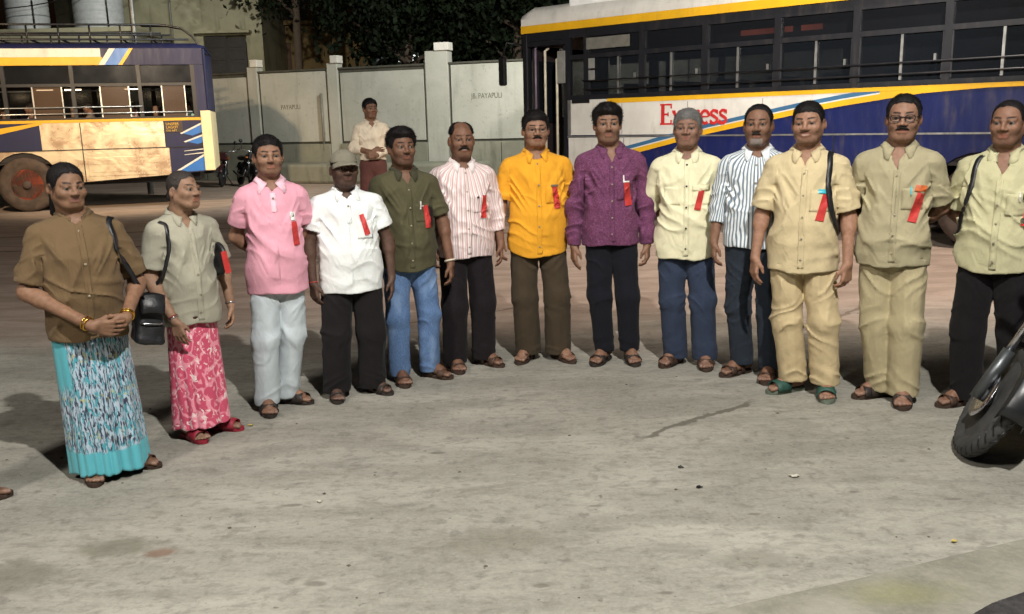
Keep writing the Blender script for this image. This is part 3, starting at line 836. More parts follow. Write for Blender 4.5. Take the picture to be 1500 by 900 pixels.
        at = me.attributes.new('fu', 'FLOAT', 'POINT'); at.data.foreach_set('value', (np.where(T > math.pi, T-2*math.pi, T)*.2).astype(np.float32).ravel())
        o = link('skirt', me, sp['mat'], ob); solidify(o, .006, -1)
    if not seated:
        st = s.get('sandal', 'band'); ms = s.get('msole', M_SOLE); mt = s.get('mstrap', M_STRAP)
        for i in (-1, 1): sandal(ob, anks[i], anks[i][2], k, st, ms, mt)
    return p
def snap_front(f, xz, y0=-.40, y1=.02, n=70):
    """first hit of the cloth when looked at straight from the front; returns y for each (x, z)"""
    xz = np.asarray(xz, np.float32).reshape(-1, 2); ys = np.linspace(y0, y1, n).astype(np.float32); m = len(xz)
    P = np.empty((m, n, 3), np.float32); P[:, :, 0] = xz[:, :1]; P[:, :, 1] = ys[None]; P[:, :, 2] = xz[:, 1:]
    d = f(P.reshape(-1, 3)).reshape(m, n); neg = d < 0
    j = np.clip(np.argmax(neg, 1), 1, n-1); r = np.arange(m)
    t = d[r, j-1]/(d[r, j-1]-d[r, j]+1e-9)
    return np.where(neg.any(1), ys[j-1]+np.clip(t, 0, 1)*(ys[1]-ys[0]), 0.0)
def patch(p, parent, name, cx, cz, wd, ht, mat, rot=0.0, off=.004, nx=7, nz=9, thick=.003, wav=0.0, taper=0.0, flat=False):
    us = np.linspace(-.5, .5, nx); vs_ = np.linspace(-.5, .5, nz); U, Vv = np.meshgrid(us, vs_)
    wd_ = wd*(1+taper*(-Vv)); c, s_ = math.cos(rot), math.sin(rot)
    x = cx + U*wd_*c - Vv*ht*s_; z = cz + U*wd_*s_ + Vv*ht*c
    y = snap_front(p.shirt_f, np.stack([x.ravel(), z.ravel()], 1)).reshape(x.shape) - off - wav*np.sin(Vv*5+1)*.5 - wav*np.maximum(0, -Vv)
    k = p.k
    m = MB(); m.grid([[(x[i, j]*k, y[i, j]*k, z[i, j]*k) for j in range(nx)] for i in range(nz)])
    m.sm = [not flat]*len(m.sm)
    o = m.build(name, mat, parent); solidify(o, thick*k, 0.0)
    at = o.data.attributes.new('fu', 'FLOAT', 'POINT'); at.data.foreach_set('value', (np.arctan2(x, -y)*.165*p.w).astype(np.float32).ravel())
    return o
def attachments(p, s, sh, zv, hem, w, torso):
    k = p.k; f = p.shirt_f; mat = s['shirt']
    # collar
    cs = s.get('collar', 'shirt')
    if cs:
        n = 41; G = [[], [], [], []]
        gap = s.get('cgap', .34); sp = s.get('cspread', 0.0)
        for j in range(n):
            t = -1+2*j/(n-1); al = t*(math.pi-gap); at = abs(t)
            fr = float(sstep(np.array(at), .5, 1.0)); e = float(sstep(np.array(at), .78, 1.0))
            sx, cy = math.sin(al), math.cos(al); z0 = 1.438+.020*cy-.006*e
            r1, r2 = .069, .066
            G[0].append(A(sx*r1, .018+cy*r2, z0-.022))
            G[1].append(A(sx*(r1+.004), .018+cy*(r2+.004), z0+.018-.012*e))
            G[2].append(A(sx*(r1+.013+.008*fr), .018+cy*(r2+.013+.006*fr), z0+.008-.018*fr))
            G[3].append(A(sx*(r1+.021+.016*fr)+math.copysign(.010*e+sp*e, t), .018+cy*(r2+.019+.012*fr), z0-.016-.030*fr-.020*e))
        for r_ in (2, 3):
            P_ = np.array(G[r_], np.float32)
            for it in range(5):
                d = f(P_); eps = .004
                gr = np.stack([f(P_+A(eps, 0, 0))-f(P_-A(eps, 0, 0)), f(P_+A(0, eps, 0))-f(P_-A(0, eps, 0)), f(P_+A(0, 0, eps))-f(P_-A(0, 0, eps))], 1); gr /= (np.linalg.norm(gr, axis=1)[:, None]+1e-6)
                tgt = .007
                mv = np.clip(tgt-d, -.012 if r_ == 3 else 0, .02)
                P_ = P_ + gr*mv[:, None]*.7
            G[r_] = list(P_)
        m = MB(); m.grid([[tuple(v*k) for v in row] for row in G])
        o = m.build('collar', s.get('mcollar', mat), sh); solidify(o, .0035*k, 0.0)
    pl = s.get('placket', True)
    if pl:
        top = zv-.004; bot = hem+.028 if pl is True else pl
        patch(p, sh, 'placket', 0, (top+bot)/2, .034, top-bot, s.get('mplacket', mat), 0, .0016, 5, 40, .002)
        nb = s.get('buttons', 5)
        zb_ = [top-.03-(top-bot-.08)*b/max(1, nb-1) for b in range(nb)]
        for z, y in zip(zb_, snap_front(f, [(0, z) for z in zb_])):
            y = float(y)
            m = MB(); m.lathe([(0, -.0015), (.0062, -.001), (.0066, .002)], 8, 'y', (0, 0, 0)); m.build('button', s.get('mbutton', M_BUTTON), sh, (0, (y-.0065)*k, z*k))
    pk = s.get('pocket', True)
    if pk:
        px_, pz_ = (.088*w, 1.155) if pk is True else pk
        patch(p, sh, 'pocket', px_, pz_, .105, .115, mat, 0, .0018, 8, 8, .002)
        if s.get('flap', False): patch(p, sh, 'pocket_flap', px_, pz_+.05, .11, .035, mat, 0, .007, 8, 4, .003)
        if s.get('pocket2'): patch(p, sh, 'pocket', -px_, pz_, .105, .115, mat, 0, .0018, 8, 8, .002)
    rb = s.get('ribbon')
    if rb: patch(p, sh, 'red_ribbon', rb[0], rb[1], rb[2]*1.45, rb[3]*1.2, M_RIBBON, R(rb[4]) if len(rb) > 4 else 0, .007, 3, 11, .0012, .007, taper=.22, flat=True)
    for (nm, cx, cz, wd, ht, mt, rt) in s.get('badges', []):
        patch(p, sh, nm, cx, cz, wd, ht, mt, R(rt), .010, 3, 3, .003, flat=True)
# ---------------------------------------------------------------- ground
def ground_mat(name='ground concrete', tint=(1, 1, 1), zone=True):
    t = NT(name); v = t.coord(); xyz = t.sep(v)
    big = t.noise(v, .55, 4.0, .6); mid = t.noise(t.scale(v, (.5, 1.6, 1)), 2.2, 6.0, .62, .6); fine = t.noise(v, 55.0, 4.0, .7); spk = t.noise(v, 9.0, 3.0, .5)
    C = lambda r, g, b: tuple(x*y for x, y in zip(lin(r, g, b), tint))
    base = t.mix(t.ramp(mid, .32, .70), C(136, 134, 124), C(168, 165, 154))
    base = t.mix(t.math('MULTIPLY', t.ramp(big, .40, .66), .45), base, C(122, 120, 110))
    base = t.mix(t.math('MULTIPLY', t.ramp(spk, .60, .70), .45), base, C(96, 94, 86))
    base = t.mix(t.math('MULTIPLY', t.ramp(t.noise(v, 23.0, 2.0), .69, .74), .6), base, C(70, 66, 58))
    base = t.mix(t.math('MULTIPLY', t.ramp(fine, .35, .75), .30), base, C(186, 183, 172))
    base = t.mix(t.math('MULTIPLY', t.ramp(t.noise(t.scale(v, (.8, 1.3, 1)), 17.0, 5.0, .65, .4), .48, .66), .42), base, C(108, 105, 95))
    base = t.mix(t.math('MULTIPLY', t.ramp(t.noise(v, 38.0, 4.0, .7), .55, .72), .38), base, C(96, 93, 84))
    base = t.mix(t.math('MULTIPLY', t.ramp(t.noise(t.scale(v, (.7, 1.5, 1)), 5.5, 5.0, .6, .8), .54, .70), .38), base, C(114, 112, 103))
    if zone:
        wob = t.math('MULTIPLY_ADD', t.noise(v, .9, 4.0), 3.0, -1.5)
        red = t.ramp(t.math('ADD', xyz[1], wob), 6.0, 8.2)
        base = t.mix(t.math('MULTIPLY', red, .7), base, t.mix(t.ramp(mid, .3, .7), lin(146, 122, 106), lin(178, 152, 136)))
        def seg(ax, ay, bx, by, wd, colr, amt):
            nonlocal base
            L = math.hypot(bx-ax, by-ay); ux, uy = (bx-ax)/L, (by-ay)/L
            n = t.math('MULTIPLY_ADD', t.noise(v, 6.0, 5.0), .16, -.08)
            px = t.math('SUBTRACT', xyz[0], ax); py = t.math('SUBTRACT', xyz[1], ay)
            along = t.math('ADD', t.math('MULTIPLY', px, ux), t.math('MULTIPLY', py, uy))
            perp = t.math('ABSOLUTE', t.math('ADD', t.math('ADD', t.math('MULTIPLY', px, -uy), t.math('MULTIPLY', py, ux)), n))
            m = t.math('MULTIPLY', t.ramp(perp, wd, wd*.45), t.math('MULTIPLY', t.ramp(along, -.05, .12), t.ramp(along, L+.05, L-.12)))
            base = t.mix(t.math('MULTIPLY', m, amt), base, colr)
        seg(.62, 4.42, 1.42, 5.02, .028, lin(84, 80, 70), .75)
        seg(-.95, 7.3, .1, 7.9, .03, lin(90, 76, 64), .6)
        seg(2.2, 6.7, 3.1, 7.6, .03, lin(96, 80, 66), .6)
        seg(-9, 12.4, 8, 14.2, .09, lin(84, 62, 52), .7)
        seg(-9, 14.2, 8, 17.0, .10, lin(84, 62, 52), .6)
        def blot(cx, cy, r, colr, amt, sq=1.0):
            nonlocal base
            dx = t.math('SUBTRACT', xyz[0], cx); dy = t.math('MULTIPLY', t.math('SUBTRACT', xyz[1], cy), sq)
            d = t.math('SQRT', t.math('ADD', t.math('MULTIPLY', dx, dx), t.math('MULTIPLY', dy, dy)))
            d = t.math('ADD', d, t.math('MULTIPLY_ADD', t.noise(v, 9.0, 4.0), r*1.6, -r*.8))
            base = t.mix(t.math('MULTIPLY', t.ramp(d, r, r*.4), amt), base, colr)
        blot(-1.42, 3.28, .10, lin(120, 92, 72), .7, 2.0); blot(-1.62, 3.32, .22, lin(104, 102, 86), .6, 2.0); blot(-1.95, 3.1, .3, lin(104, 102, 88), .5, 1.6)
        blot(-.1, 3.3, .35, lin(112, 108, 94), .4, 2.2); blot(.9, 3.1, .22, lin(96, 94, 82), .4, 2.2)
        for (bx_, by_, br) in ((.35, 3.62, .05), (-.75, 3.0, .06), (.08, 2.95, .04), (.52, 2.88, .045), (1.0, 3.5, .04), (1.5, 3.7, .04), (-1.0, 3.7, .05), (-.4, 4.3, .05), (.2, 4.6, .04), (1.9, 3.6, .05)): blot(bx_, by_, br, lin(88, 84, 74), .55, 2.4)
    t.base(base); t.set(Roughness=.82); t.b.inputs['Specular IOR Level'].default_value = .3
    hgt = t.math('ADD', t.math('MULTIPLY', fine, .25), t.math('MULTIPLY', t.noise(v, 14.0, 5.0), .75))
    t.bump(hgt, .35, .02)
    return t.m
def setting():
    m = MB(); S_ = 320
    m.add([(-S_, -60, 0), (S_, -60, 0), (S_, S_, 0), (-S_, S_, 0)], [(0, 1, 2, 3)])
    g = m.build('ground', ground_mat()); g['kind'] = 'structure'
    # cast slab at the lower right with its joint, and the darker asphalt corner
    m = MB(); m.prism_xy([(-.30, 2.38), (.2, 2.555), (.78, 2.79), (1.25, 2.945), (1.99, 3.215), (2.6, 3.42), (5.0, 4.25), (5.0, -.5), (-.30, -.5)], -.05, .008)
    def slabm():
        t = NT('greenish slab'); v = t.coord(); n = t.noise(v, 3.0, 5.0, .6, .5); f = t.noise(v, 50.0, 4.0, .7)
        b = t.mix(t.ramp(n, .3, .7), lin(118, 117, 105), lin(148, 146, 133)); b = t.mix(t.math('MULTIPLY', t.ramp(f, .4, .75), .3), b, lin(164, 160, 140))
        x = t.sep(v); dx = t.math('SUBTRACT', x[0], 1.33); dy = t.math('MULTIPLY', t.math('SUBTRACT', x[1], 2.83), 2.2)
        d = t.math('ADD', t.math('SQRT', t.math('ADD', t.math('MULTIPLY', dx, dx), t.math('MULTIPLY', dy, dy))), t.math('MULTIPLY_ADD', t.noise(v, 8.0, 4.0), .3, -.15))
        b = t.mix(t.math('MULTIPLY', t.ramp(d, .30, .02), .45), b, lin(134, 134, 88))
        t.base(b); t.set(Roughness=.85); t.bump(t.noise(v, 30.0, 5.0), .35, .02); return t.m
    s_ = m.build('concrete_slab', slabm(), None, None, None, .006); s_['kind'] = 'structure'
    m = MB(); m.prism_xy([(1.47, 2.655), (1.60, 2.74), (1.80, 2.83), (2.6, 3.12), (4.9, 3.9), (4.9, -.4), (1.2, -.4)], -.05, .016)
    s_ = m.build('asphalt_patch', simple('dark asphalt', lin(62, 60, 60), .9, scale=40, var=.4, bump=.8), None, None, None, .006); s_['kind'] = 'structure'
    # litter
    rnd = random.Random(5)
    m = MB()
    for k in range(70):
        x, y = rnd.uniform(-3.2, 3.4), rnd.uniform(2.6, 7.5); r = rnd.uniform(.004, .011); a = rnd.uniform(0, 3)
        V = [(x+r*math.cos(a+q*1.05)*rnd.uniform(.7, 1.3), y+r*math.sin(a+q*1.05)*rnd.uniform(.7, 1.3), .001) for q in range(6)]+[(x, y, r*.7)]
        m.add(V, [(q, (q+1) % 6, 6) for q in range(6)])
    o = m.build('grit', simple('dark grit', lin(92, 86, 76), .9, var=.4)); tag(o, 'scattered dark grit and pebbles on the yard', 'grit', kind='stuff')
    def chip(x, y, r, matr, label, cat, name):
        V = []; n = 9
        for q in range(n):
            a = 2*math.pi*q/n; rr = r*rnd.uniform(.6, 1.15); V.append((x+rr*math.cos(a)*1.5, y+rr*math.sin(a), .004+.010*rnd.random()))
        V.append((x, y, .012)); mm = MB(); mm.add(V, [(q, (q+1) % n, n) for q in range(n)]); o = mm.build(name, matr); solidify(o, .003, 0); tag(o, label, cat); return o
    ly = simple('dry leaf', lin(190, 172, 92), .8); lw = simple('paper scrap', lin(178, 174, 160), .8); ld = simple('dark scrap', lin(26, 24, 22), .8)
    chip(-1.49, 4.78, .012, ly, 'small yellow leaf scrap near the red slippers', 'leaf', 'leaf_scrap')
    chip(1.70, 3.20, .010, ly, 'small yellow leaf scrap on the concrete below the motorcycle wheel', 'leaf', 'leaf_scrap')
    chip(-.88, 3.72, .008, lw, 'tiny pale paper scrap on the open concrete', 'scrap', 'paper_scrap')
    chip(1.29, 3.88, .016, lw, 'pale torn paper scrap on the concrete in front of the khaki men', 'scrap', 'paper_scrap')
    chip(.79, 4.02, .010, ld, 'black speck of dirt, farther of two near the dark crack', 'dirt', 'dirt_clod')
    chip(.83, 3.78, .011, ld, 'black speck of dirt, nearer of two near the dark crack', 'dirt', 'dirt_clod')
    chip(-3.9, 7.45, .03, lw, 'white paper scrap on the dark ground at the far left', 'scrap', 'paper_scrap')
setting()
# ---------------------------------------------------------------- compound wall
def stained(name, c1, c2, sc=1.2, rough=.85, streak=True, dirt=(60, 58, 50), amt=.5, bump=.3):
    if name in _mc: return _mc[name]
    t = NT(name); v = t.coord(); a = t.noise(v, sc, 5.0, .62, .4); s_ = t.noise(t.scale(v, (3.0, 3.0, .35)), sc*1.5, 5.0, .6)
    b = t.mix(t.ramp(a, .3, .7), lin(*c1), lin(*c2))
    b = t.mix(t.math('MULTIPLY', t.ramp(s_, .52, .74), amt if streak else 0), b, lin(*dirt))
    b = t.mix(t.math('MULTIPLY', t.ramp(t.noise(v, sc*14, 3.0), .6, .75), .25), b, lin(*dirt))
    t.base(b); t.set(Roughness=rough); t.b.inputs['Specular IOR Level'].default_value = .25
    t.bump(t.noise(v, sc*18, 5.0), bump, .02); _mc[name] = t.m
    return t.m
M_WALL = stained('wall plaster', (168, 168, 156), (184, 183, 172), .8, amt=.2); M_WALLD = stained('wall groove', (70, 70, 62), (84, 82, 72), 1.0)
M_PLINTH = stained('plinth concrete', (126, 126, 112), (144, 142, 126), 1.1, amt=.5); M_CAP = stained('pillar cap paint', (205, 202, 190), (220, 216, 206), 2.0, amt=.15)
def text_on(parent, s, size, loc, rot, mat, name='lettering', ext=.003, align='LEFT', sx=1.0):
    c = bpy.data.curves.new(name, 'FONT'); c.body = s; c.size = size; c.extrude = ext; c.align_x = align
    tmp = bpy.data.objects.new(name+'_tmp', c); col.objects.link(tmp)
    me = bpy.data.meshes.new_from_object(tmp.evaluated_get(bpy.context.evaluated_depsgraph_get()))
    bpy.data.objects.remove(tmp)
    o = link(name, me, mat, parent, loc, rot); o.scale = (sx, 1, 1)
    return o
def compound_wall():
    e = empty('compound_wall', (.5, 25.5, 0), R(-20)); tag(e, 'grey plastered compound wall of panels and pillars behind the buses', 'wall')
    m = MB(); m.box(-24, 10, 0, .22, 0, 3.27); m.build('wall_core', M_WALLD, e)
    pil = [(-20.5, .34, 3.42), (-17.0, .34, 3.42), (-13.0, .34, 3.42), (-9.05, .34, 3.46), (-6.22, .34, 3.46), (-2.98, .70, 3.66), (.9, .34, 3.46), (4.6, .34, 3.46), (8.4, .34, 3.46)]
    for u, wd, h in pil:
        m = MB(); m.box(u, u+wd, -.09, .26, 0, h); p = m.build('pillar', M_WALL, e, None, None, .01)
        m = MB(); m.box(u+wd*.45, u+wd+.06, -.14, .20, h+.002, h+.22); m.build('pillar_cap', M_CAP, p, None, None, .01)
        m = MB(); m.tube([(u-.03, -.03, .9), (u-.03, -.03, h-.1)], .022, 6); m.build('conduit', simple('pale conduit', lin(170, 168, 156), .5), p)
    for i in range(len(pil)-1):
        a = pil[i][0]+pil[i][1]+.07; b = pil[i+1][0]-.09
        m = MB(); m.box(a, b, -.035, 0.004, 1.17, 3.17 + (.08 if i % 2 else 0)); m.build('panel', M_WALL, e, None, None, .008)
        n = max(1, round((b-a)/1.9)); w_ = (pil[i+1][0]-pil[i][0]-pil[i][1])/n
        for j in range(n):
            x = pil[i][0]+pil[i][1]+w_*j
            m = MB(); m.box(x+.012, x+w_-.012, -.15, 0, 0, 1.10+.004*(j % 2)); m.build('plinth_block', M_PLINTH, e, None, None, .012)
    m = MB(); m.box(-24, 10, -.05, .27, 3.272, 3.33); m.build('coping', M_WALLD, e, None, None, .01)
    ink = simple('faded paint lettering', lin(108, 106, 92), .8)
    text_on(e, 'JB. PAYAPULI', .21, (-1.60, -.038, 2.30), (R(90), 0, 0), ink, sx=.78)
    text_on(e, 'PAYAPULI', .20, (-7.95, -.038, 2.16), (R(90), 0, 0), simple('faint paint lettering', lin(120, 118, 104), .8), sx=.8)
    # pipe with a tap hood on the plinth
    m = MB(); m.tube([(-6.45, -.12, .9), (-6.45, -.12, 2.6)], .035, 8); m.build('drain_pipe', simple('grey pipe', lin(120, 118, 108), .5), e)
    # walkway in front of the wall
    f = empty('walkway', (.5, 25.5, 0), R(-20)); tag(f, 'raised concrete walkway along the foot of the compound wall', 'walkway')
    m = MB(); pts = [(-7.5, -.16), (-7.8, -.7), (-7.6, -1.25), (-7.1, -1.55), (-1.3, -1.62), (-1.0, -1.3), (-1.0, -.16)]
    m.prism_xy([(x, y) for x, y in pts[::-1]], 0, .56); m.build('walkway_slab', M_PLINTH, f, None, None, .08)
compound_wall()
# ---------------------------------------------------------------- buildings behind
def buildings():
    pl = stained('old plaster', (140, 137, 112), (174, 170, 144), .45, amt=.75, dirt=(74, 70, 52))
    pl2 = stained('brown plaster', (100, 84, 54), (120, 100, 66), .5, amt=.6, dirt=(58, 46, 32))
    dark = simple('dark shutter', lin(40, 37, 36), .6); wood = simple('brown shutter', lin(72, 48, 32), .7)
    b = empty('plaster_building', (-14, 38, 0)); tag(b, 'tall old building with stained yellowish plaster behind the left bus', 'building')
    # front wall with a window opening: x -4.2..4.05
    m = MB(); x0, x1, X0, X1, z0, z1 = 1.62, 3.38, -4.3, 4.05, 3.75, 5.35
    m.box(X0, x0, 0, 9, 0, 13); m.box(x1, X1, 0, 9, 0, 13); m.box(x0, x1, 0, 9, 0, z0); m.box(x0, x1, 0, 9, z1, 13); m.box(x0, x1, .5, 9, z0, z1); m.build('wall', pl, b)
    for k, (a, c, yy, zt) in enumerate(((x0+.02, x0+.93, .05, z1-.02), (x0+.95, x1-.02, -.06, z1-.12))):
        w_ = m = MB(); m.box(a, c, yy, yy+.05, z0+.02, zt); sh = m.build('shutter', dark, b, None, None, .01)
        for j in range(3):
            mm = MB(); zz = z0+.12+j*.5; mm.box(a+.08, c-.08, yy-.02, yy-.002, zz, zz+.38); mm.build('shutter_panel', dark, sh, None, None, .01)
    m = MB(); m.box(x0-.1, x1+.1, -.12, .02, z0-.1, z0); m.build('sill', pl, b, None, None, .01)
    m = MB(); m.box(x0-.25, x1+.25, -.45, .02, z1+.06, z1+.16); m.build('sunshade', pl, b, None, None, .01)
    for xx in (-3.0, .4):
        m = MB(); m.tube([(xx, -.08, 0), (xx, -.08, 12.9)], .05, 8); m.build('downpipe', simple('grey pipe', lin(120, 118, 108), .5), b)
    c = empty('brown_building', (-8.2, 42, 0)); tag(c, 'lower brown building with a shuttered opening below the tree', 'building')
    m = MB(); dx0, dx1, dz0, dz1 = -2.5, -1.55, 3.9, 5.35
    m.box(-4.3, dx0, 0, 6, 0, 6.1); m.box(dx1, 2.0, 0, 6, 0, 6.1); m.box(dx0, dx1, 0, 6, 0, dz0); m.box(dx0, dx1, 0, 6, dz1, 6.1); m.box(dx0, dx1, .4, 6, dz0, dz1); m.build('wall', pl2, c)
    m = MB(); m.box(dx0+.02, dx1-.02, .06, .10, dz0+.02, dz1-.02); m.build('shutter', wood, c)
    m = MB(); m.box(-4.5, 2.2, -.25, 6.2, 6.102, 6.3); m.build('roof_slab', pl2, c, None, None, .02)
    m = MB(); m.box(.55, .8, -.12, -.001, 3.5, 6.0); m.build('pier', pl2, c, None, None, .02)
    # terrace block with two tanks
    d = empty('terrace_block', (-16.6, 33.5, 0)); tag(d, 'low terrace roof carrying two white water tanks behind the left bus', 'building')
    m = MB(); m.box(-4.5, 3.0, 0, 3.8, 0, 5.12); m.build('wall', pl, d); m = MB(); m.box(-4.7, 3.2, -.2, 4.0, 5.122, 5.29); m.build('roof_slab', pl, d, None, None, .02)
    tm = simple('white tank plastic', lin(176, 180, 182), .55, var=.08)
    for (x, y, r, h, lab) in ((-17.75, 34.7, .74, 1.15, 'white plastic water tank, narrower and farther from the plaster building'), (-15.05, 34.6, .87, 1.75, 'white plastic water tank, wider, close beside the plaster building')):
        t = empty('water_tank', (x, y, 5.29)); tag(t, lab, 'tank', 'water tanks on the terrace')
        prof = [(r*.96, 0), (r, .05)]
        for j in range(1, 6): z = h*j/6; prof += [(r, z-.03), (r*.975, z), (r, z+.03)]
        prof += [(r, h), (r*.93, h+.10), (r*.45, h+.26), (r*.30, h+.28)]
        m = MB(); m.lathe(prof, 28); m.build('tank_body', tm, t)
        m = MB(); m.lathe([(r*.34, h+.285), (r*.34, h+.36), (r*.2, h+.40), (0, h+.41)], 20); m.build('tank_lid', tm, t)
        m = MB(); m.tube([(r*.7, -r*.8, 0), (r*.7, -r*.8, h*.9), (r*.45, -r*.45, h+.05)], .03, 8); m.build('pipe', M_BLACK, t)
    m = MB(); m.tube([(-18.5, 33.0, 5.9+.0)]+[(-18.5+7*q/8, 33.0, 5.9+1.9*q/8-.5*math.sin(math.pi*q/8)) for q in range(1, 9)], .02, 6)
    o = m.build('overhead_cable', M_BLACK); tag(o, 'black cable slanting past the white water tanks', 'cable')
    # lit shop light behind the wall
    s_ = empty('light_box', (-4.35, 40, 0)); tag(s_, 'bright white light box seen just over the compound wall', 'light box')
    m = MB(); m.box(-.55, .55, 0, .12, 4.28, 4.62); m.build('lit_panel', emit('lit panel', (.95, .97, 1.0), 1.6), s_)
    m = MB(); m.box(-.60, .60, .122, .3, 4.22, 4.68); m.build('housing', M_BLACK, s_)
    m = MB(); m.box(-1.3, -.7, .1, .25, 4.3, 4.5); m.build('side_panel', simple('pale blue panel', lin(110, 120, 135), .5), s_)
    for x in (-.45, .45):
        m = MB(); m.tube([(x, .35, 0), (x, .35, 4.6)], .04, 6); m.build('post', M_BLACK, s_)
buildings()
# ---------------------------------------------------------------- trees
def leaf_mat(name, c1, c2):
    t = NT(name); v = t.coord(); n = t.noise(v, 1.3, 3.0)
    oi = t.n('ShaderNodeNewGeometry').outputs['Random Per Island']
    b = t.mix(t.ramp(n, .35, .65), lin(*c1), lin(*c2)); b = t.mix(t.math('MULTIPLY', oi, .5), b, lin(26, 32, 16))
    t.base(b); t.set(Roughness=.7); t.b.inputs['Specular IOR Level'].default_value = .12
    return t.m
def tree(loc, label, crown, seed, nl, hang=0.0):
    rs = np.random.RandomState(seed); e = empty('tree', loc); tag(e, label, 'tree', 'trees behind the compound wall')
    bark = simple('bark', lin(70, 58, 46), .9, scale=12, bump=.6)
    H_ = crown[2]
    m = MB(); m.tube([(0, 0, 0), (.1, .05, 1.5), (-.05, .1, 3.0), (.1, 0, H_)], [.24, .20, .17, .12], 9)
    ends = []
    for k in range(11):
        a = 2*math.pi*k/11+rs.rand(); z = max(2.6, H_-3.4)+rs.rand()*3.0; L = (crown[0] if abs(math.cos(a)) > .5 else crown[1])*(.55+.4*rs.rand())
        p1 = (math.cos(a)*L*.45, math.sin(a)*L*.45, z+.9); p2 = (math.cos(a)*L, math.sin(a)*L, z+1.1+rs.rand()*.9)
        m.tube([(0, 0, z), p1, p2], [.09, .055, .02], 7); ends += [p1, p2]
    m.build('trunk', bark, e)
    cl = [np.array(p) for p in ends]
    while len(cl) < 70:
        q = rs.normal(size=3); q /= np.linalg.norm(q); q *= rs.rand()**.35
        cl.append(np.array([q[0]*crown[0], q[1]*crown[1], crown[2]+.6+q[2]*crown[3]]))
    V = []; n = nl
    ci = rs.randint(0, len(cl), n); rad = .45+.55*rs.rand(len(cl))
    off = rs.normal(size=(n, 3))*.5*rad[ci][:, None]; P_ = np.array(cl)[ci]+off
    if hang:
        low = rs.rand(n) < .35; P_[low, 2] -= rs.rand(low.sum())*hang
    u = rs.normal(size=(n, 3)); u[:, 2] -= .6; u /= np.linalg.norm(u, axis=1)[:, None]
    w_ = np.cross(u, rs.normal(size=(n, 3))); w_ /= np.linalg.norm(w_, axis=1)[:, None]
    ln = (.15+.14*rs.rand(n))[:, None]; wd = ln*.30
    nn = np.cross(u, w_)*ln*.12
    V = np.stack([P_, P_+u*ln*.5+w_*wd+nn, P_+u*ln, P_+u*ln*.5-w_*wd+nn], 1).reshape(-1, 3)
    Fq = np.arange(n*4).reshape(-1, 4)
    link('crown', np_mesh('crown', V, Fq, False), leaf_mat('leaves_'+str(seed), (11, 18, 10), (18, 28, 13)), e)
tree((-3.2, 30.2, 0), 'dark leafy tree with drooping branches in front of the plaster building', (2.9, 2.2, 6.7, 2.3), 11, 34000, .7)
tree((.4, 31.6, 0), 'dark tree between the light box and the right bus', (4.0, 2.4, 6.7, 2.5), 12, 38000, .6)
tree((-8.0, 35.6, 0), 'slender dark tree whose branches overhang the plaster building', (2.6, 1.4, 9.0, 2.3), 13, 12000, .8)
# ---------------------------------------------------------------- vehicles
def paint(name, c, rough=.32, dirt=.35, metal=0.0, wav=.15, dirtc=(96, 84, 70), sc=1.0):
    if name in _mc: return _mc[name]
    t = NT(name); v = t.coord(); a = t.noise(v, 1.1*sc, 5.0, .62, .5); s_ = t.noise(t.scale(v, (2.5, 2.5, .5)), 3.0*sc, 5.0, .65)
    b = t.mix(t.ramp(a, .3, .75), tuple(x*.85 for x in c), tuple(min(1, x*1.12) for x in c))
    b = t.mix(t.math('MULTIPLY', t.ramp(s_, .5, .78), dirt), b, lin(*dirtc))
    b = t.mix(t.math('MULTIPLY', t.ramp(t.noise(v, 30.0, 3.0), .62, .74), dirt*.6), b, lin(*dirtc))
    t.base(b); t.l(t.math('MULTIPLY_ADD', s_, .35, rough-.1, True), t.b.inputs['Roughness']); t.set(Metallic=metal)
    t.bump(t.math('ADD', t.noise(v, 1.8, 3.0), t.math('MULTIPLY', t.noise(v, 60.0, 3.0), .03)), wav, .03)
    _mc[name] = t.m
    return t.m
M_NAVY = paint('navy bus paint', lin(21, 31, 80)); M_BWHITE = paint('white bus paint', lin(214, 211, 202), .4, .28); M_BYEL = paint('yellow bus paint', lin(226, 172, 28), .4, .2)
M_TEAL = paint('steel blue stripe', lin(58, 104, 140), .4, .2); M_FRAME = paint('black window frame', lin(24, 25, 30), .4, .25); M_ALU = simple('aluminium strip', lin(196, 196, 192), .35, .85)
M_RUB = simple('tyre rubber', lin(34, 32, 31), .85, var=.25, scale=10); M_SEAT = simple('brown seat vinyl', lin(92, 66, 50), .6); M_INT = simple('dark interior', lin(46, 42, 42), .8)
M_DUST = simple('dusty tyre rubber', lin(74, 62, 54), .9, var=.3, scale=6)
def glass_mat(name, c, alpha, rough=.08):
    if name in _mc: return _mc[name]
    t = NT(name); t.base(c); v = t.coord()
    t.l(t.math('MULTIPLY_ADD', t.noise(v, 2.0, 4.0), .18, rough, True), t.b.inputs['Roughness'])
    t.l(t.math('MULTIPLY_ADD', t.noise(v, 1.3, 4.0), .25, alpha-.12, True), t.b.inputs['Alpha'])
    _mc[name] = t.m
    return t.m
M_GLASS = glass_mat('bus window glass', lin(24, 28, 33), .80); M_TINT = glass_mat('tinted upper glass', lin(26, 28, 32), .8); M_BGLASS = glass_mat('brown dusty glass', lin(86, 68, 54), .72, .15)
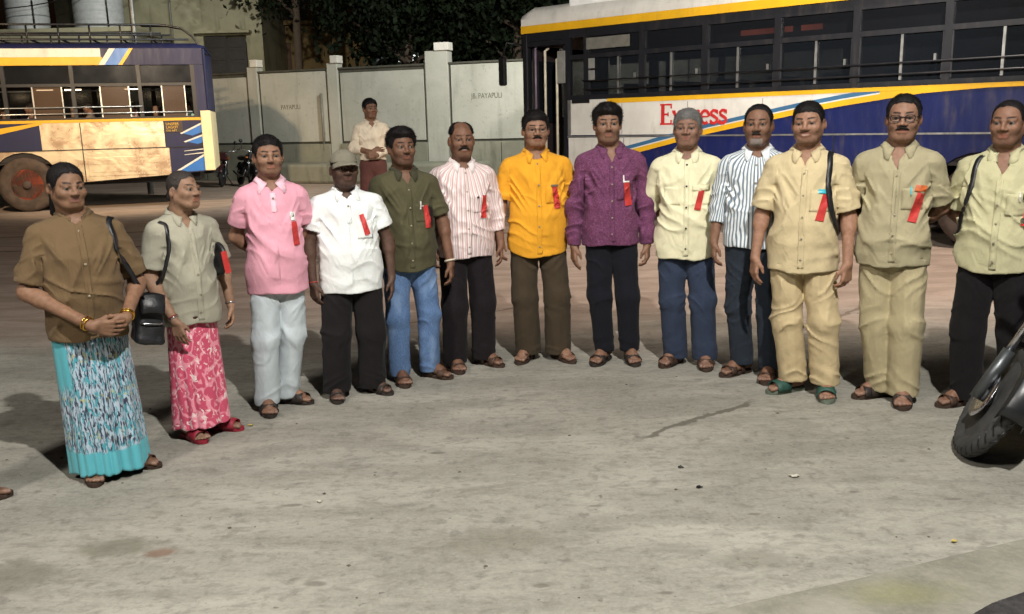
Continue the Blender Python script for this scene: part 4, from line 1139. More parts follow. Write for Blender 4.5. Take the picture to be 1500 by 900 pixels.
def arch_skirt(m, s0, s1, z0, z1, arches, y0, y1, z0b=None):
    pts = [(s0, z0)]
    for c, r, zc in arches:
        h = max(0.0, z0-zc); w_ = math.sqrt(max(0, r*r-h*h)); a0 = math.atan2(h, -w_); a1 = math.atan2(h, w_)
        for k in range(13):
            a = a0+(a1-a0)*k/12; pts.append((c+r*math.cos(a), zc+r*math.sin(a)))
    pts += [(s1, z0 if z0b is None else z0b), (s1, z1), (s0, z1)]
    # build as quads between the lower outline and the top edge, so that the sheet stays clean
    low = pts[:-2]; V = []; n = len(low)
    for x, z in low: V += [(x, y0, z), (x, y0, z1), (x, y1, z), (x, y1, z1)]
    Fs = []
    for i in range(n-1):
        a, b = 4*i, 4*(i+1); Fs += [(a, b, b+1, a+1), (a+2, a+3, b+3, b+2), (a, a+2, b+2, b), (a+1, b+1, b+3, a+3)]
    Fs += [(0, 1, 3, 2), (4*(n-1), 4*(n-1)+2, 4*(n-1)+3, 4*(n-1)+1)]
    m.add(V, Fs)
def band(line, o0, o1, y0, y1):
    """decal strip below a polyline, as prisms"""
    m = MB()
    for (xa, za), (xb, zb) in zip(line[:-1], line[1:]): m.prism_xz([(xa, za-o1), (xb, zb-o1), (xb, zb-o0), (xa, za-o0)], y0, y1)
    return m
def bus_wheel(parent, s, y, zc, r, rimc, name='wheel', dish=.12, tyre=None):
    w_ = empty(name, (s, y, zc), 0, parent)
    tw = .26
    m = MB(); prof = [(r*.56, .0), (r*.62, -.015), (r*.80, -.03), (r*.93, -.02), (r*.985, .015), (r, .05), (r, tw-.05), (r*.93, tw), (r*.56, tw)]
    m.lathe(prof, 44, 'y'); m.build('tyre', tyre or M_RUB, w_)
    m = MB(); m.lathe([(r*.575, .0), (r*.54, .02), (r*.50, dish*.6), (r*.44, dish), (r*.27, dish+.01), (r*.25, dish-.05), (r*.17, dish-.07), (r*.15, dish-.10), (0, dish-.10)], 32, 'y'); rim = m.build('rim', rimc, w_)
    for k in range(10):
        a = 2*math.pi*k/10; m = MB(); m.lathe([(.018, -.03), (.018, .0)], 6, 'y', (r*.345*math.cos(a), dish, r*.345*math.sin(a))); m.build('wheel_nut', rimc, rim)
    for k in range(5):
        a = 2*math.pi*(k+.5)/5; m = MB(); m.lathe([(.035, -.006), (.035, .0)], 10, 'y', (r*.41*math.cos(a), dish*.99, r*.41*math.sin(a))); m.build('hand_hole', M_BLACK, rim)
    m = MB(); m.lathe([(r*.16, dish-.101), (r*.15, dish-.16), (r*.08, dish-.175), (0, dish-.175)], 20, 'y'); m.build('hub', simple('dusty hub', lin(70, 56, 50), .8), w_)
    return w_
def seats(parent, xs, z, mat):
    for x in xs:
        for yc in (.62, 1.85):
            m = MB(); m.box(x-.02, x+.42, yc-.45, yc+.45, z+.36, z+.46); m.box(x+.38, x+.48, yc-.45, yc+.45, z+.462, z+1.12)
            for dy in (-.35, .35): m.box(x+.1, x+.14, yc+dy-.02, yc+dy+.02, z, z+.358)
            m.build('seat', mat, parent, None, None, .04)
def roof(parent, s0, s1, ze, rise, W_, mat, name='roof', ov=.0):
    pr = [(-ov, ze), (.03, ze+rise*.45), (.12, ze+rise*.75), (.4, ze+rise*.93), (W_*.5, ze+rise), (W_-.4, ze+rise*.93), (W_-.12, ze+rise*.75), (W_-.03, ze+rise*.45), (W_+ov, ze)]
    m = MB(); G = []
    for s_, k in ((s0-.0, 0), (s0+.02, 1), (s0+.2, 1), (s1-.2, 1), (s1-.02, 1), (s1, 0)):
        G.append([(s_, y, (z if k else ze)) for y, z in pr])
    G[1] = [(s0+.02, y, ze+(z-ze)*.55) for y, z in pr]; G[4] = [(s1-.02, y, ze+(z-ze)*.55) for y, z in pr]
    m.grid(G); return m.build(name, mat, parent)
GL = {  # slab-serif letters as strokes: (polyline, half width)
 'E': [([(.16, 0), (.16, 1)], .075), ([(.0, .03), (.66, .03)], .03), ([(.0, .97), (.66, .97)], .03), ([(.16, .5), (.46, .5)], .035), ([(.64, .0), (.64, .22)], .03), ([(.64, .78), (.64, 1.0)], .03), ([(.47, .40), (.47, .60)], .025)],
 'x': [([(.07, .64), (.50, .03)], .065), ([(.50, .64), (.07, .03)], .03), ([(.0, .65), (.20, .65)], .024), ([(.38, .65), (.58, .65)], .024), ([(.0, .024), (.20, .024)], .024), ([(.38, .024), (.58, .024)], .024)],
 'p': [([(.12, -.28), (.12, .66)], .065), ([(.0, -.27), (.26, -.27)], .024), ([(.0, .65), (.14, .65)], .024)] + [([(.30+.20*math.cos(a), .33+.31*math.sin(a)) for a in np.linspace(2.4, -2.4, 13)], .055)],
 'r': [([(.12, 0), (.12, .66)], .065), ([(.0, .024), (.28, .024)], .024), ([(.0, .65), (.14, .65)], .024), ([(.14, .42), (.22, .58), (.34, .64), (.42, .58)], .05)],
 'e': [([(.28+.22*math.cos(a), .33+.30*math.sin(a)) for a in np.linspace(0.1, 5.4, 16)], .055), ([(.1, .35), (.48, .35)], .025)],
 's': [([(.40, .53), (.32, .62), (.20, .63), (.09, .54), (.12, .42), (.28, .33), (.40, .24), (.40, .11), (.28, .03), (.14, .04), (.06, .14)], .055), ([(.42, .46), (.42, .66)], .022), ([(.05, .0), (.05, .2)], .022)],
}
ADV = {'E': .80, 'x': .66, 'p': .62, 'r': .50, 'e': .60, 's': .54}
def slab_text(parent, txt, s0, z0, h, y, mat, name):
    x = s0; m = None
    for ch in txt:
        m = MB()
        for line, hw in GL[ch]:
            n = len(line); L = []; Rr = []
            for i, (px, pz) in enumerate(line):
                a = line[max(0, i-1)]; b = line[min(n-1, i+1)]; dx, dz = b[0]-a[0], b[1]-a[1]; l = math.hypot(dx, dz); nx, nz = -dz/l, dx/l
                L.append((x+(px+nx*hw*1.3)*h, z0+(pz+nz*hw*1.3)*h)); Rr.append((x+(px-nx*hw*1.3)*h, z0+(pz-nz*hw*1.3)*h))
            V = [(p[0], y, p[1]) for p in L]+[(p[0], y, p[1]) for p in Rr]
            m.add(V, [(i, i+1, n+i+1, n+i) for i in range(n-1)])
            y -= .0004
        o = m.build(name, mat, parent); solidify(o, .003, 0)
        x += ADV[ch]*h*.87
def right_bus():
    b = empty('bus', (.22, 15.2, 0), R(-41)); tag(b, 'long navy and white bus with red lettering and dark windows on the right', 'bus', 'parked buses')
    Lb, Wd = 11.4, 2.5
    # skirts
    m = MB(); arch_skirt(m, .98, Lb, .48, 1.37, [(1.72, .60, .52), (7.08, .62, .55)], 0, .05); sk = m.build('lower_skirt', M_NAVY, b)
    m = MB(); m.box(.98, Lb, .0, .05, 1.395, 1.95); ub = m.build('side_panel', M_NAVY, b)
    m = MB(); m.box(.98, Lb, -.012, .04, 1.372, 1.393); m.build('crease_strip', M_ALU, b)
    for s_ in (2.05, 3.1, 4.2, 5.3, 6.35, 8.0, 9.2, 10.3):
        m = MB(); m.box(s_, s_+.012, -.004, .0, .5, 1.36); m.build('seam', M_FRAME, sk)
    for s_ in (2.02, 3.15, 4.3): m = MB(); m.box(s_, s_+.008, -.009, -.0045, 1.41, 1.87); m.build('seam', simple('grey seam', lin(140, 136, 128), .6), ub)
    sw = [(1.75, 1.16), (2.26, 1.27), (2.9, 1.415), (3.51, 1.555), (4.2, 1.685), (4.81, 1.795), (5.4, 1.885), (5.86, 1.945)]
    # white field above the swoosh
    m = MB(); up = [p for p in sw if p[1] > 1.40]
    m.prism_xz([(1.0, 1.405)]+[(2.84, 1.405)]+up+[(5.86, 1.948), (1.0, 1.948)], -.004, .0005); m.build('white_field', M_BWHITE, ub)
    m = MB(); m.prism_xz([(1.0, .75), (1.13, .78), (1.22, .92), (1.36, 1.04), (1.0, 1.04)], -.004, .0005); m.prism_xz([(1.0, 1.0402), (1.36, 1.0402), (1.5, 1.10), (1.72, 1.135), (1.9, 1.19), (2.26, 1.265), (2.66, 1.365), (1.0, 1.365)], -.004, .0005); m.build('white_field', M_BWHITE, sk)
    lo = [p for p in sw if p[1] < 1.37]+[(2.70, 1.365)]; hi_ = [(2.82, 1.44)]+up
    for nm, a, c, mt in (('blue_stripe', .0, .055, M_TEAL), ('white_stripe', .055, .072, M_BWHITE), ('yellow_stripe', .072, .145, M_BYEL)):
        band(sw, a, c, -.0068, -.0042).build(nm, mt, ub)
    m = MB(); m.prism_xz([(1.75, 1.882), (5.9, 1.905), (6.7, 1.90), (Lb, 1.915), (Lb, 1.958), (1.75, 1.952)], -.009, -.0005); m.prism_xz([(5.855, 1.80), (6.35, 1.862), (7.1, 1.902), (5.855, 1.902)], -.009, -.0005); m.build('yellow_stripe', M_BYEL, ub)
    slab_text(ub, 'Express', 2.70, 1.545, .295, -.012, simple('red lettering', lin(190, 40, 40), .5), 'red_letter')
    m = MB(); m.prism_xz([(1.0, 1.40), (1.06, 1.39), (1.06, 1.95), (1.0, 1.95)], -.02, -.0045); m.build('edge_strip', M_ALU, ub)
    m = MB(); m.box(1.08, 1.42, -.02, -.0045, 1.90, 1.95); m.build('reflector', M_BLACK, ub)
    # window band
    pil = [1.0, 1.35, 2.37, 3.41, 4.48, 5.52, 6.60, 7.66, 8.72, 9.78, 10.84, Lb-.05]
    m = MB(); m.box(.98, Lb, .004, .055, 1.952, 2.02); m.build('sill_rail', M_FRAME, b)
    m = MB(); m.box(.98, Lb, .004, .055, 2.575, 2.64); m.build('mid_rail', M_FRAME, b)
    m = MB(); m.box(.1, Lb, .004, .055, 2.90, 3.03); m.build('top_rail', M_FRAME, b)
    for p_ in pil: m = MB(); m.box(p_-.045, p_+.045, -.002, .06, 1.955, 3.0); m.build('pillar', M_FRAME, b)
    slide = [1.94, 2.86, 3.91, 5.01, 6.08, 7.2, 8.2, 9.3, 10.3]
    rnd = random.Random(2)
    for i in range(1, len(pil)-1):
        a, c = pil[i]+.045, pil[i+1]-.045
        m = MB(); m.box(a, c, .035, .041, 2.64, 2.90); m.build('upper_pane', M_TINT, b)
        mid = next((q for q in slide if a < q < c), (a+c)/2)
        m = MB(); m.box(a, mid, .030, .036, 2.02, 2.575); m.build('window_pane', M_GLASS, b)
        m = MB(); m.box(mid, c, .043, .049, 2.02, 2.575); m.build('window_pane', M_GLASS, b)
        m = MB(); m.box(mid-.018, mid+.012, .012, .028, 2.03, 2.57); m.build('slide_frame', M_ALU, b)
        m = MB(); m.box(a+.0, a+.016, .014, .028, 2.03, 2.57); m.build('window_frame', simple('dull frame', lin(60, 60, 62), .5, .5), b)
        m = MB(); m.box(c-.016, c, .014, .028, 2.03, 2.57); m.build('window_frame', simple('dull frame', lin(60, 60, 62), .5, .5), b)
        m = MB(); m.box(c-.10, c-.075, .0, .03, 2.24, 2.32); m.build('latch', M_ALU, b)
    for z in (2.10, 2.235): m = MB(); m.tube([(1.3, -.03, z), (Lb-.1, -.03, z)], .011, 6); m.build('guard_bar', M_FRAME, b)
    # roof and gutter
    m = MB(); m.box(.06, Lb, -.02, .055, 3.032, 3.15); m.build('yellow_gutter', M_BYEL, b)
    m = MB(); m.box(.06, Lb, -.012, .055, 3.152, 3.255); m.build('white_gutter', M_BWHITE, b)
    roof(b, .04, Lb, 3.257, .24, Wd, M_BWHITE)
    m = MB(); m.box(.98, 3.3, .06, 1.9, 3.34, 3.66); m.box(1.05, 3.2, .14, 1.8, 3.662, 3.72); m.build('roof_box', simple('white roof box', lin(236, 236, 234), .5, var=.04), b, None, None, .03)
    m = MB(); m.box(3.5, 6.5, .06, 1.9, 3.34, 3.62); m.build('roof_box', simple('white roof box', lin(236, 236, 234), .5, var=.04), b, None, None, .03)
    # front corner and door
    m = MB(); m.box(.06, .17, .0, .12, .5, 3.03); m.build('corner_post', M_FRAME, b, None, None, .02)
    m = MB(); m.box(.17, .98, .0, .06, 2.82, 2.895); m.build('door_header', M_FRAME, b)
    for k, (a, z) in enumerate(((.30, .50), (.55, .76), (.80, 1.02))): m = MB(); m.box(.17, .98, a-.2, a+.1, z-.05, z); m.build('step', simple('chequer plate', lin(110, 108, 104), .5, .7), b)
    for s_, z0, z1, mt in ((.50, .9, 2.74, simple('cream rail', lin(208, 200, 176), .4)), (.74, .9, 2.60, simple('cream rail', lin(208, 200, 176), .4)), (.30, .9, 2.8, simple('purple grey rail', lin(110, 96, 112), .4))):
        m = MB(); m.tube([(s_, .05, z0), (s_, .05, z1), (s_+.02, .12, z1+.04)], .022, 8); m.build('grab_rail', mt, b)
    m = MB(); m.box(.79, .94, -.008, .02, 2.22, 2.72); m.build('grey_plate', simple('grey plate', lin(128, 128, 122), .5), b, None, None, .006)
    m = MB(); m.box(.20, .26, .1, .8, .6, 2.8); dl = m.build('door_leaf', simple('dark door leaf', lin(48, 40, 42), .5), b)
    m = MB(); m.box(.26, .268, .18, .72, 1.6, 2.6); m.build('door_pane', M_GLASS, dl)
    m = MB(); m.box(.86, .97, .06, .12, .5, 2.815); m.build('door_post', M_FRAME, b)
    m = MB(); m.box(1.36, 2.16, -.006, .0, 2.705, 2.875); m.build('route_board', simple('faded route board', lin(104, 102, 94), .6), b)
    for z in (2.42, 2.24): m = MB(); m.box(1.40, 1.52, -.006, .0, z, z+.15); m.build('notice_plate', simple('grey plate', lin(128, 128, 122), .5), b)
    # mirror
    mr = MB(); mr.tube([(.08, -.02, 2.86), (-.10, -.20, 2.90), (-.17, -.22, 2.70)], .016, 8); mo = mr.build('mirror_arm', M_BLACK, b)
    m = MB(); m.box(-.25, -.10, -.26, -.19, 2.22, 2.68); m.build('mirror_head', M_BLACK, mo, None, None, .03)
    # far side, floor, ends, seats
    m = MB(); m.box(.1, Lb, Wd-.05, Wd, .48, 1.98); m.box(.1, Lb, Wd-.05, Wd, 2.62, 3.25); 
    for p_ in pil: m.box(p_-.05, p_+.05, Wd-.05, Wd, 1.98, 2.62)
    m.build('far_side', M_NAVY, b)
    m = MB(); m.box(1.0, Lb, .06, Wd-.06, 1.0, 1.05); m.build('floor', M_INT, b)
    m = MB(); m.box(1.0, Lb-.06, .058, .068, 1.06, 1.95); m.build('inner_lining', M_INT, b)
    m = MB(); m.box(Lb-.055, Lb, .06, Wd-.06, .5, 3.24); m.build('rear_panel', M_NAVY, b)
    m = MB(); m.box(.06, .11, .13, Wd-.06, .5, 1.7); m.box(.06, .11, .13, Wd-.06, 2.85, 3.24); m.build('front_panel', M_BWHITE, b)
    m = MB(); m.box(.075, .085, .13, Wd-.06, 1.7, 2.85); m.build('windscreen', M_GLASS, b)
    seats(b, [1.55+.78*k for k in range(12)], 1.05, simple('dark seat vinyl', lin(50, 46, 52), .6))
    # added glow panels standing in for red reflections in the upper panes
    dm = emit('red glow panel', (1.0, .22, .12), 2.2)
    for a, c in ((3.90, 4.38), (4.53, 4.64), (4.76, 5.04)): m = MB(); m.box(a, c, .10, .12, 2.72, 2.79); m.build('interior_glow', dm, b)
    bus_wheel(b, 1.72, .06, .5, .5, simple('grey rim', lin(120, 112, 104), .5, .4), 'front_wheel', -.03); bus_wheel(b, 7.08, .08, .52, .52, simple('grey rim', lin(120, 112, 104), .5, .4), 'rear_wheel', .14, M_DUST)
    for c, r, zc in ((1.72, .60, .52), (7.08, .62, .55)):
        m = MB(); rows = []
        for k in range(13):
            a = math.pi*k/12; rows.append([(c+r*math.cos(a), .052, zc+r*math.sin(a)), (c+r*math.cos(a), .6, zc+r*math.sin(a))])
        m.grid(rows); m.build('wheel_arch', M_BLACK, b)
    m = MB(); m.box(2.6, 6.2, .4, 2.1, .45, .9); m.build('underbody', M_BLACK, b)
right_bus()
def worn_mat():
    t = NT('worn reflective skirt'); v = t.coord()
    a = t.noise(v, 2.3, 4.0, .6, .2); s_ = t.noise(t.scale(v, (.5, 1, 2.5)), 9.0, 5.0, .7, .3)
    b = t.mix(t.ramp(a, .34, .60), lin(214, 182, 150), lin(246, 228, 192)); b = t.mix(t.math('MULTIPLY', t.ramp(s_, .54, .74), .30), b, lin(168, 132, 110)); b = t.mix(t.math('MULTIPLY', t.ramp(s_, .42, .30), .5), b, lin(250, 240, 214))
    t.base(b); t.l(t.math('MULTIPLY_ADD', a, .35, .12, True), t.b.inputs['Roughness']); t.set(Metallic=.5)
    t.bump(t.math('ADD', t.noise(v, 2.2, 3.0, .5, 1.0), t.math('MULTIPLY', s_, .12)), .3, .04)
    return t.m
M_NAVY2 = paint('dark navy bus paint', lin(18, 24, 66), .5, .06)
def left_bus():
    b = empty('bus', (-10.22, 18.93, 0), R(15)); tag(b, 'bus with worn reflective side, orange wheel and roof rack on the left', 'bus', 'parked buses')
    S0, S1, Wd = -6.6, 3.86, 2.5
    worn = worn_mat()
    cream = paint('cream rear panel', lin(232, 216, 172), .4, .15)
    m = MB(); arch_skirt(m, S0, 2.95, .56, 1.255, [(.06, .68, .56)], 0, .05, .68); m.build('lower_skirt', worn, b)
    m = MB(); arch_skirt(m, 2.952, S1-.06, .68, 1.255, [], 0, .05, .74); rs_ = m.build('rear_skirt', M_NAVY2, b)
    m = MB(); m.box(S0, .44, 0, .05, 1.275, 1.83); m.build('front_side_panel', M_NAVY2, b)
    m = MB(); m.box(.442, 1.22, 0, .05, 1.275, 1.83); m.build('side_panel', worn, b); m = MB(); m.box(1.225, 2.88, 0, .05, 1.275, 1.83); m.build('side_panel', worn, b)
    m = MB(); m.box(2.882, S1-.06, 0, .05, 1.275, 1.83); rp = m.build('rear_side_panel', M_NAVY2, b)
    m = MB(); m.box(S0, S1-.06, -.014, .04, 1.257, 1.273); m.build('crease_strip', M_FRAME, b)
    m = MB(); m.box(1.3, 2.75, -.012, -.0005, .70, 1.10); hp = m.build('hatch_panel', worn, b, None, None, .006)
    for z in (.78, .95): m = MB(); m.box(1.35, 2.7, -.02, -.0125, z, z+.025); m.build('hatch_rib', worn, hp)
    m = MB(); m.box(1.214, 1.232, -.012, -.0005, .57, 1.82); m.build('seam', M_FRAME, b)
    # stripes
    m = MB(); m.prism_xz([(S0, 1.50), (-.6, 1.56), (.49, 1.80), (.49, 1.85), (-.6, 1.70), (S0, 1.64)], -.005, .0005); m.build('yellow_stripe', M_BYEL, b)
    m = MB(); m.box(S0, S1-.06, -.008, .05, 1.832, 1.89); m.build('sill_stripe', M_BYEL, b)
    blue = paint('sky blue stripe', lin(40, 110, 190), .35, .2)
    for (a, c, d, e_) in (((3.24, 1.56), (3.79, 1.82), (3.79, 1.62), (3.45, 1.50)), ((3.30, 1.38), (3.79, 1.55), (3.79, 1.40), (3.55, 1.32))):
        m = MB(); m.prism_xz([a, e_, d, c], -.004, .0005); m.build('blue_stripe', blue, rp)
        m = MB(); m.prism_xz([(a[0]-.04, a[1]), (c[0], c[1]+.02), (c[0], c[1]-.02), (a[0], a[1]-.02)], -.008, -.0045); m.build('white_stripe', M_BWHITE, rp)
    m = MB(); m.prism_xz([(3.0, .72), (3.79, .75), (3.79, 1.14)], -.004, .0005); m.build('blue_stripe', blue, rs_)
    m = MB(); m.prism_xz([(2.96, .70), (3.04, .70), (3.79, 1.13), (3.79, 1.18)], -.008, -.0045); m.build('white_stripe', M_BWHITE, rs_)
    for z in (1.10, 1.18): m = MB(); m.prism_xz([(3.25, z), (3.75, z+.05), (3.75, z+.025), (3.25, z-.01)], -.008, -.0045); m.build('white_stripe', M_BWHITE, rs_)
    pt = simple('dark sign plate', lin(58, 42, 34), .5); ink = simple('yellow lettering', lin(214, 168, 50), .5)
    m = MB(); m.box(2.905, 3.27, -.012, -.0005, 1.585, 1.815); pl = m.build('sign_plate', pt, rp)
    for k, (s_, z, sz) in enumerate((('UNSFER', 1.735, .075), ('LAGOT', 1.665, .075), ('ON AFT', 1.60, .06))): text_on(pl, s_, sz, (2.93, -.0145, z), (R(90), 0, 0), ink, 'sign_text', .001, 'LEFT', 1.0)
    # windows
    pil = [-6.5, -5.2, -3.95, -2.68, -1.40, -.13, 1.17, 2.48, 3.57]
    m = MB(); m.box(S0, S1-.06, .004, .055, 1.892, 1.93); m.build('sill_rail', M_FRAME, b)
    m = MB(); m.box(S0, S1-.25, .004, .055, 2.57, 2.63); m.build('mid_rail', M_FRAME, b)
    for p_ in pil: m = MB(); m.box(p_-.04, p_+.04, -.002, .06, 1.932, 2.999); m.build('pillar', M_FRAME, b)
    m = MB(); m.box(3.612, S1-.06, .0, .055, 1.932, 3.0); m.build('rear_quarter', M_NAVY2, b)
    for i in range(len(pil)-1):
        a, c = pil[i]+.04, pil[i+1]-.04; w_ = (c-a)
        m = MB(); m.box(a, c, .034, .040, 2.63, 2.99); m.build('upper_pane', M_TINT if i % 2 else M_GLASS, b)
        m = MB(); m.box(a+w_*.40, a+w_*.84, .030, .036, 1.93, 2.57); m.build('window_pane', M_BGLASS, b)
        m = MB(); m.box(a+w_*.38, a+w_*.40, .02, .04, 1.93, 2.57); m.build('window_frame', M_ALU, b)
        m = MB(); m.box(a+w_*.84, a+w_*.86, .02, .04, 1.93, 2.57); m.build('window_frame', M_ALU, b)
    for z in (2.015, 2.145): m = MB(); m.tube([(S0+.1, -.03, z), (2.5 if z > 2.1 else 3.5, -.03, z)], .012, 6); m.build('guard_bar', M_ALU, b)
    # gutter bands
    m = MB(); m.box(S0, 1.80, -.015, .055, 3.002, 3.165); m.build('yellow_gutter', M_BYEL, b)
    m = MB(); m.box(S0, 1.78, -.010, .055, 3.167, 3.34); m.build('white_gutter', M_BWHITE, b)
    for nm, x, wd, mt in (('white_stripe', 1.72, .12, M_BWHITE), ('blue_stripe', 1.84, .27, blue), ('yellow_stripe', 2.11, .08, M_BYEL)):
        m = MB(); m.prism_xz([(x, 3.003), (x+wd, 3.003), (x+wd+.24, 3.339), (x+.24, 3.339)], -.017, -.0105 if nm == 'white_stripe' else -.012); m.build(nm, mt, b)
    m = MB(); m.box(1.782, S1-.06, -.0095, .055, 3.0025, 3.3395); m.build('blue_gutter', M_NAVY2, b)
    roof(b, S0, S1, 3.342, .14, Wd, M_NAVY2)
    # rear
    m = MB(); m.box(S1-.058, S1, .0, Wd, .74, 2.03); m.build('rear_panel', cream, b, None, None, .02)
    m = MB(); m.box(S1-.058, S1-.004, .0, Wd, 2.034, 3.34); m.build('rear_upper', M_NAVY2, b, None, None, .03)
    m = MB(); m.box(S1-.20, S1+.01, -.022, -.006, .745, 2.03); m.build('corner_panel', cream, b, None, None, .01)
    m = MB(); m.box(S0, S0+.06, .06, Wd-.06, .6, 3.34); m.build('front_panel', M_BWHITE, b)
    m = MB(); m.box(S0, S1-.06, Wd-.05, Wd, .56, 1.93); m.box(S0, S1-.06, Wd-.05, Wd, 2.62, 3.34)
    for p_ in pil: m.box(p_-.05, p_+.05, Wd-.05, Wd, 1.93, 2.62)
    m.build('far_side', M_INT, b)
    for i in range(len(pil)-1): m = MB(); m.box(pil[i]+.05, pil[i+1]-.05, Wd-.03, Wd-.022, 1.93, 2.62); m.build('far_pane', M_TINT, b)
    m = MB(); m.box(S0+.07, S1-.07, .06, Wd-.06, .99, 1.03); m.build('floor', M_INT, b)
    m = MB(); m.box(S0+.07, S1-.07, .056, .066, 1.04, 1.88); m.build('inner_lining', M_INT, b)
    seats(b, [-5.9+.82*k for k in range(11)], 1.03, M_SEAT)
    m = MB(); m.tube([(S0+.3, .5, 2.5), (S1-.4, .5, 2.5)], .018, 6); m.build('hand_rail', M_ALU, b)
    lm = emit('warm tube light', (1.0, .72, .42), 14.0)
    for a in (-1.0, .35, .9, 2.1): m = MB(); m.tube([(a, .6, 2.52), (a+.32, .6, 2.52)], .02, 6); m.build('interior_glow', lm, b)
    # rack
    for y in (.12, Wd-.12):
        for x0_, x1_, z_, r_ in ((S0+.3, 3.0, 3.83, .024), (S0+.3, 3.0, 3.66, .02), (S0+.2, 3.55, 3.53, .024)):
            m = MB(); m.tube([(x0_, y, z_), (x1_, y, z_)], r_, 6); m.build('rack_rail', M_FRAME, b)
    for k in range(16):
        x = S0+.4+k*.6
        m = MB(); m.tube([(x, .12, 3.42), (x, .12, 3.83)], .02, 6); m.tube([(x, Wd-.12, 3.42), (x, Wd-.12, 3.83)], .02, 6); m.tube([(x, .12, 3.55), (x, Wd-.12, 3.55)], .02, 6); m.build('rack_hoop', M_FRAME, b)
    m = MB()
    for y in (.12, .30): m.tube([(2.6, y, 3.82), (3.1, y, 3.82), (3.42, y, 3.76), (3.62, y, 3.6), (3.72, y, 3.44), (3.90, y, 3.2)], .022, 6)
    m.build('rack_ladder', M_FRAME, b)
    orange = paint('orange wheel paint', lin(192, 84, 56), .55, .15, dirtc=(110, 62, 46))
    bus_wheel(b, .06, .03, .57, .57, orange, 'rear_wheel', .10, M_DUST); bus_wheel(b, -5.0, .03, .57, .57, orange, 'front_wheel', -.02, M_DUST)
    m = MB(); rows = []
    for k in range(13):
        a = math.pi*k/12; rows.append([(.06+.68*math.cos(a), .052, .56+.68*math.sin(a)), (.06+.68*math.cos(a), .6, .56+.68*math.sin(a))])
    m.grid(rows); m.build('wheel_arch', M_BLACK, b)
    m = MB(); m.box(.9, 3.5, .5, 2.0, .5, .9); m.build('underbody', M_BLACK, b)
left_bus()
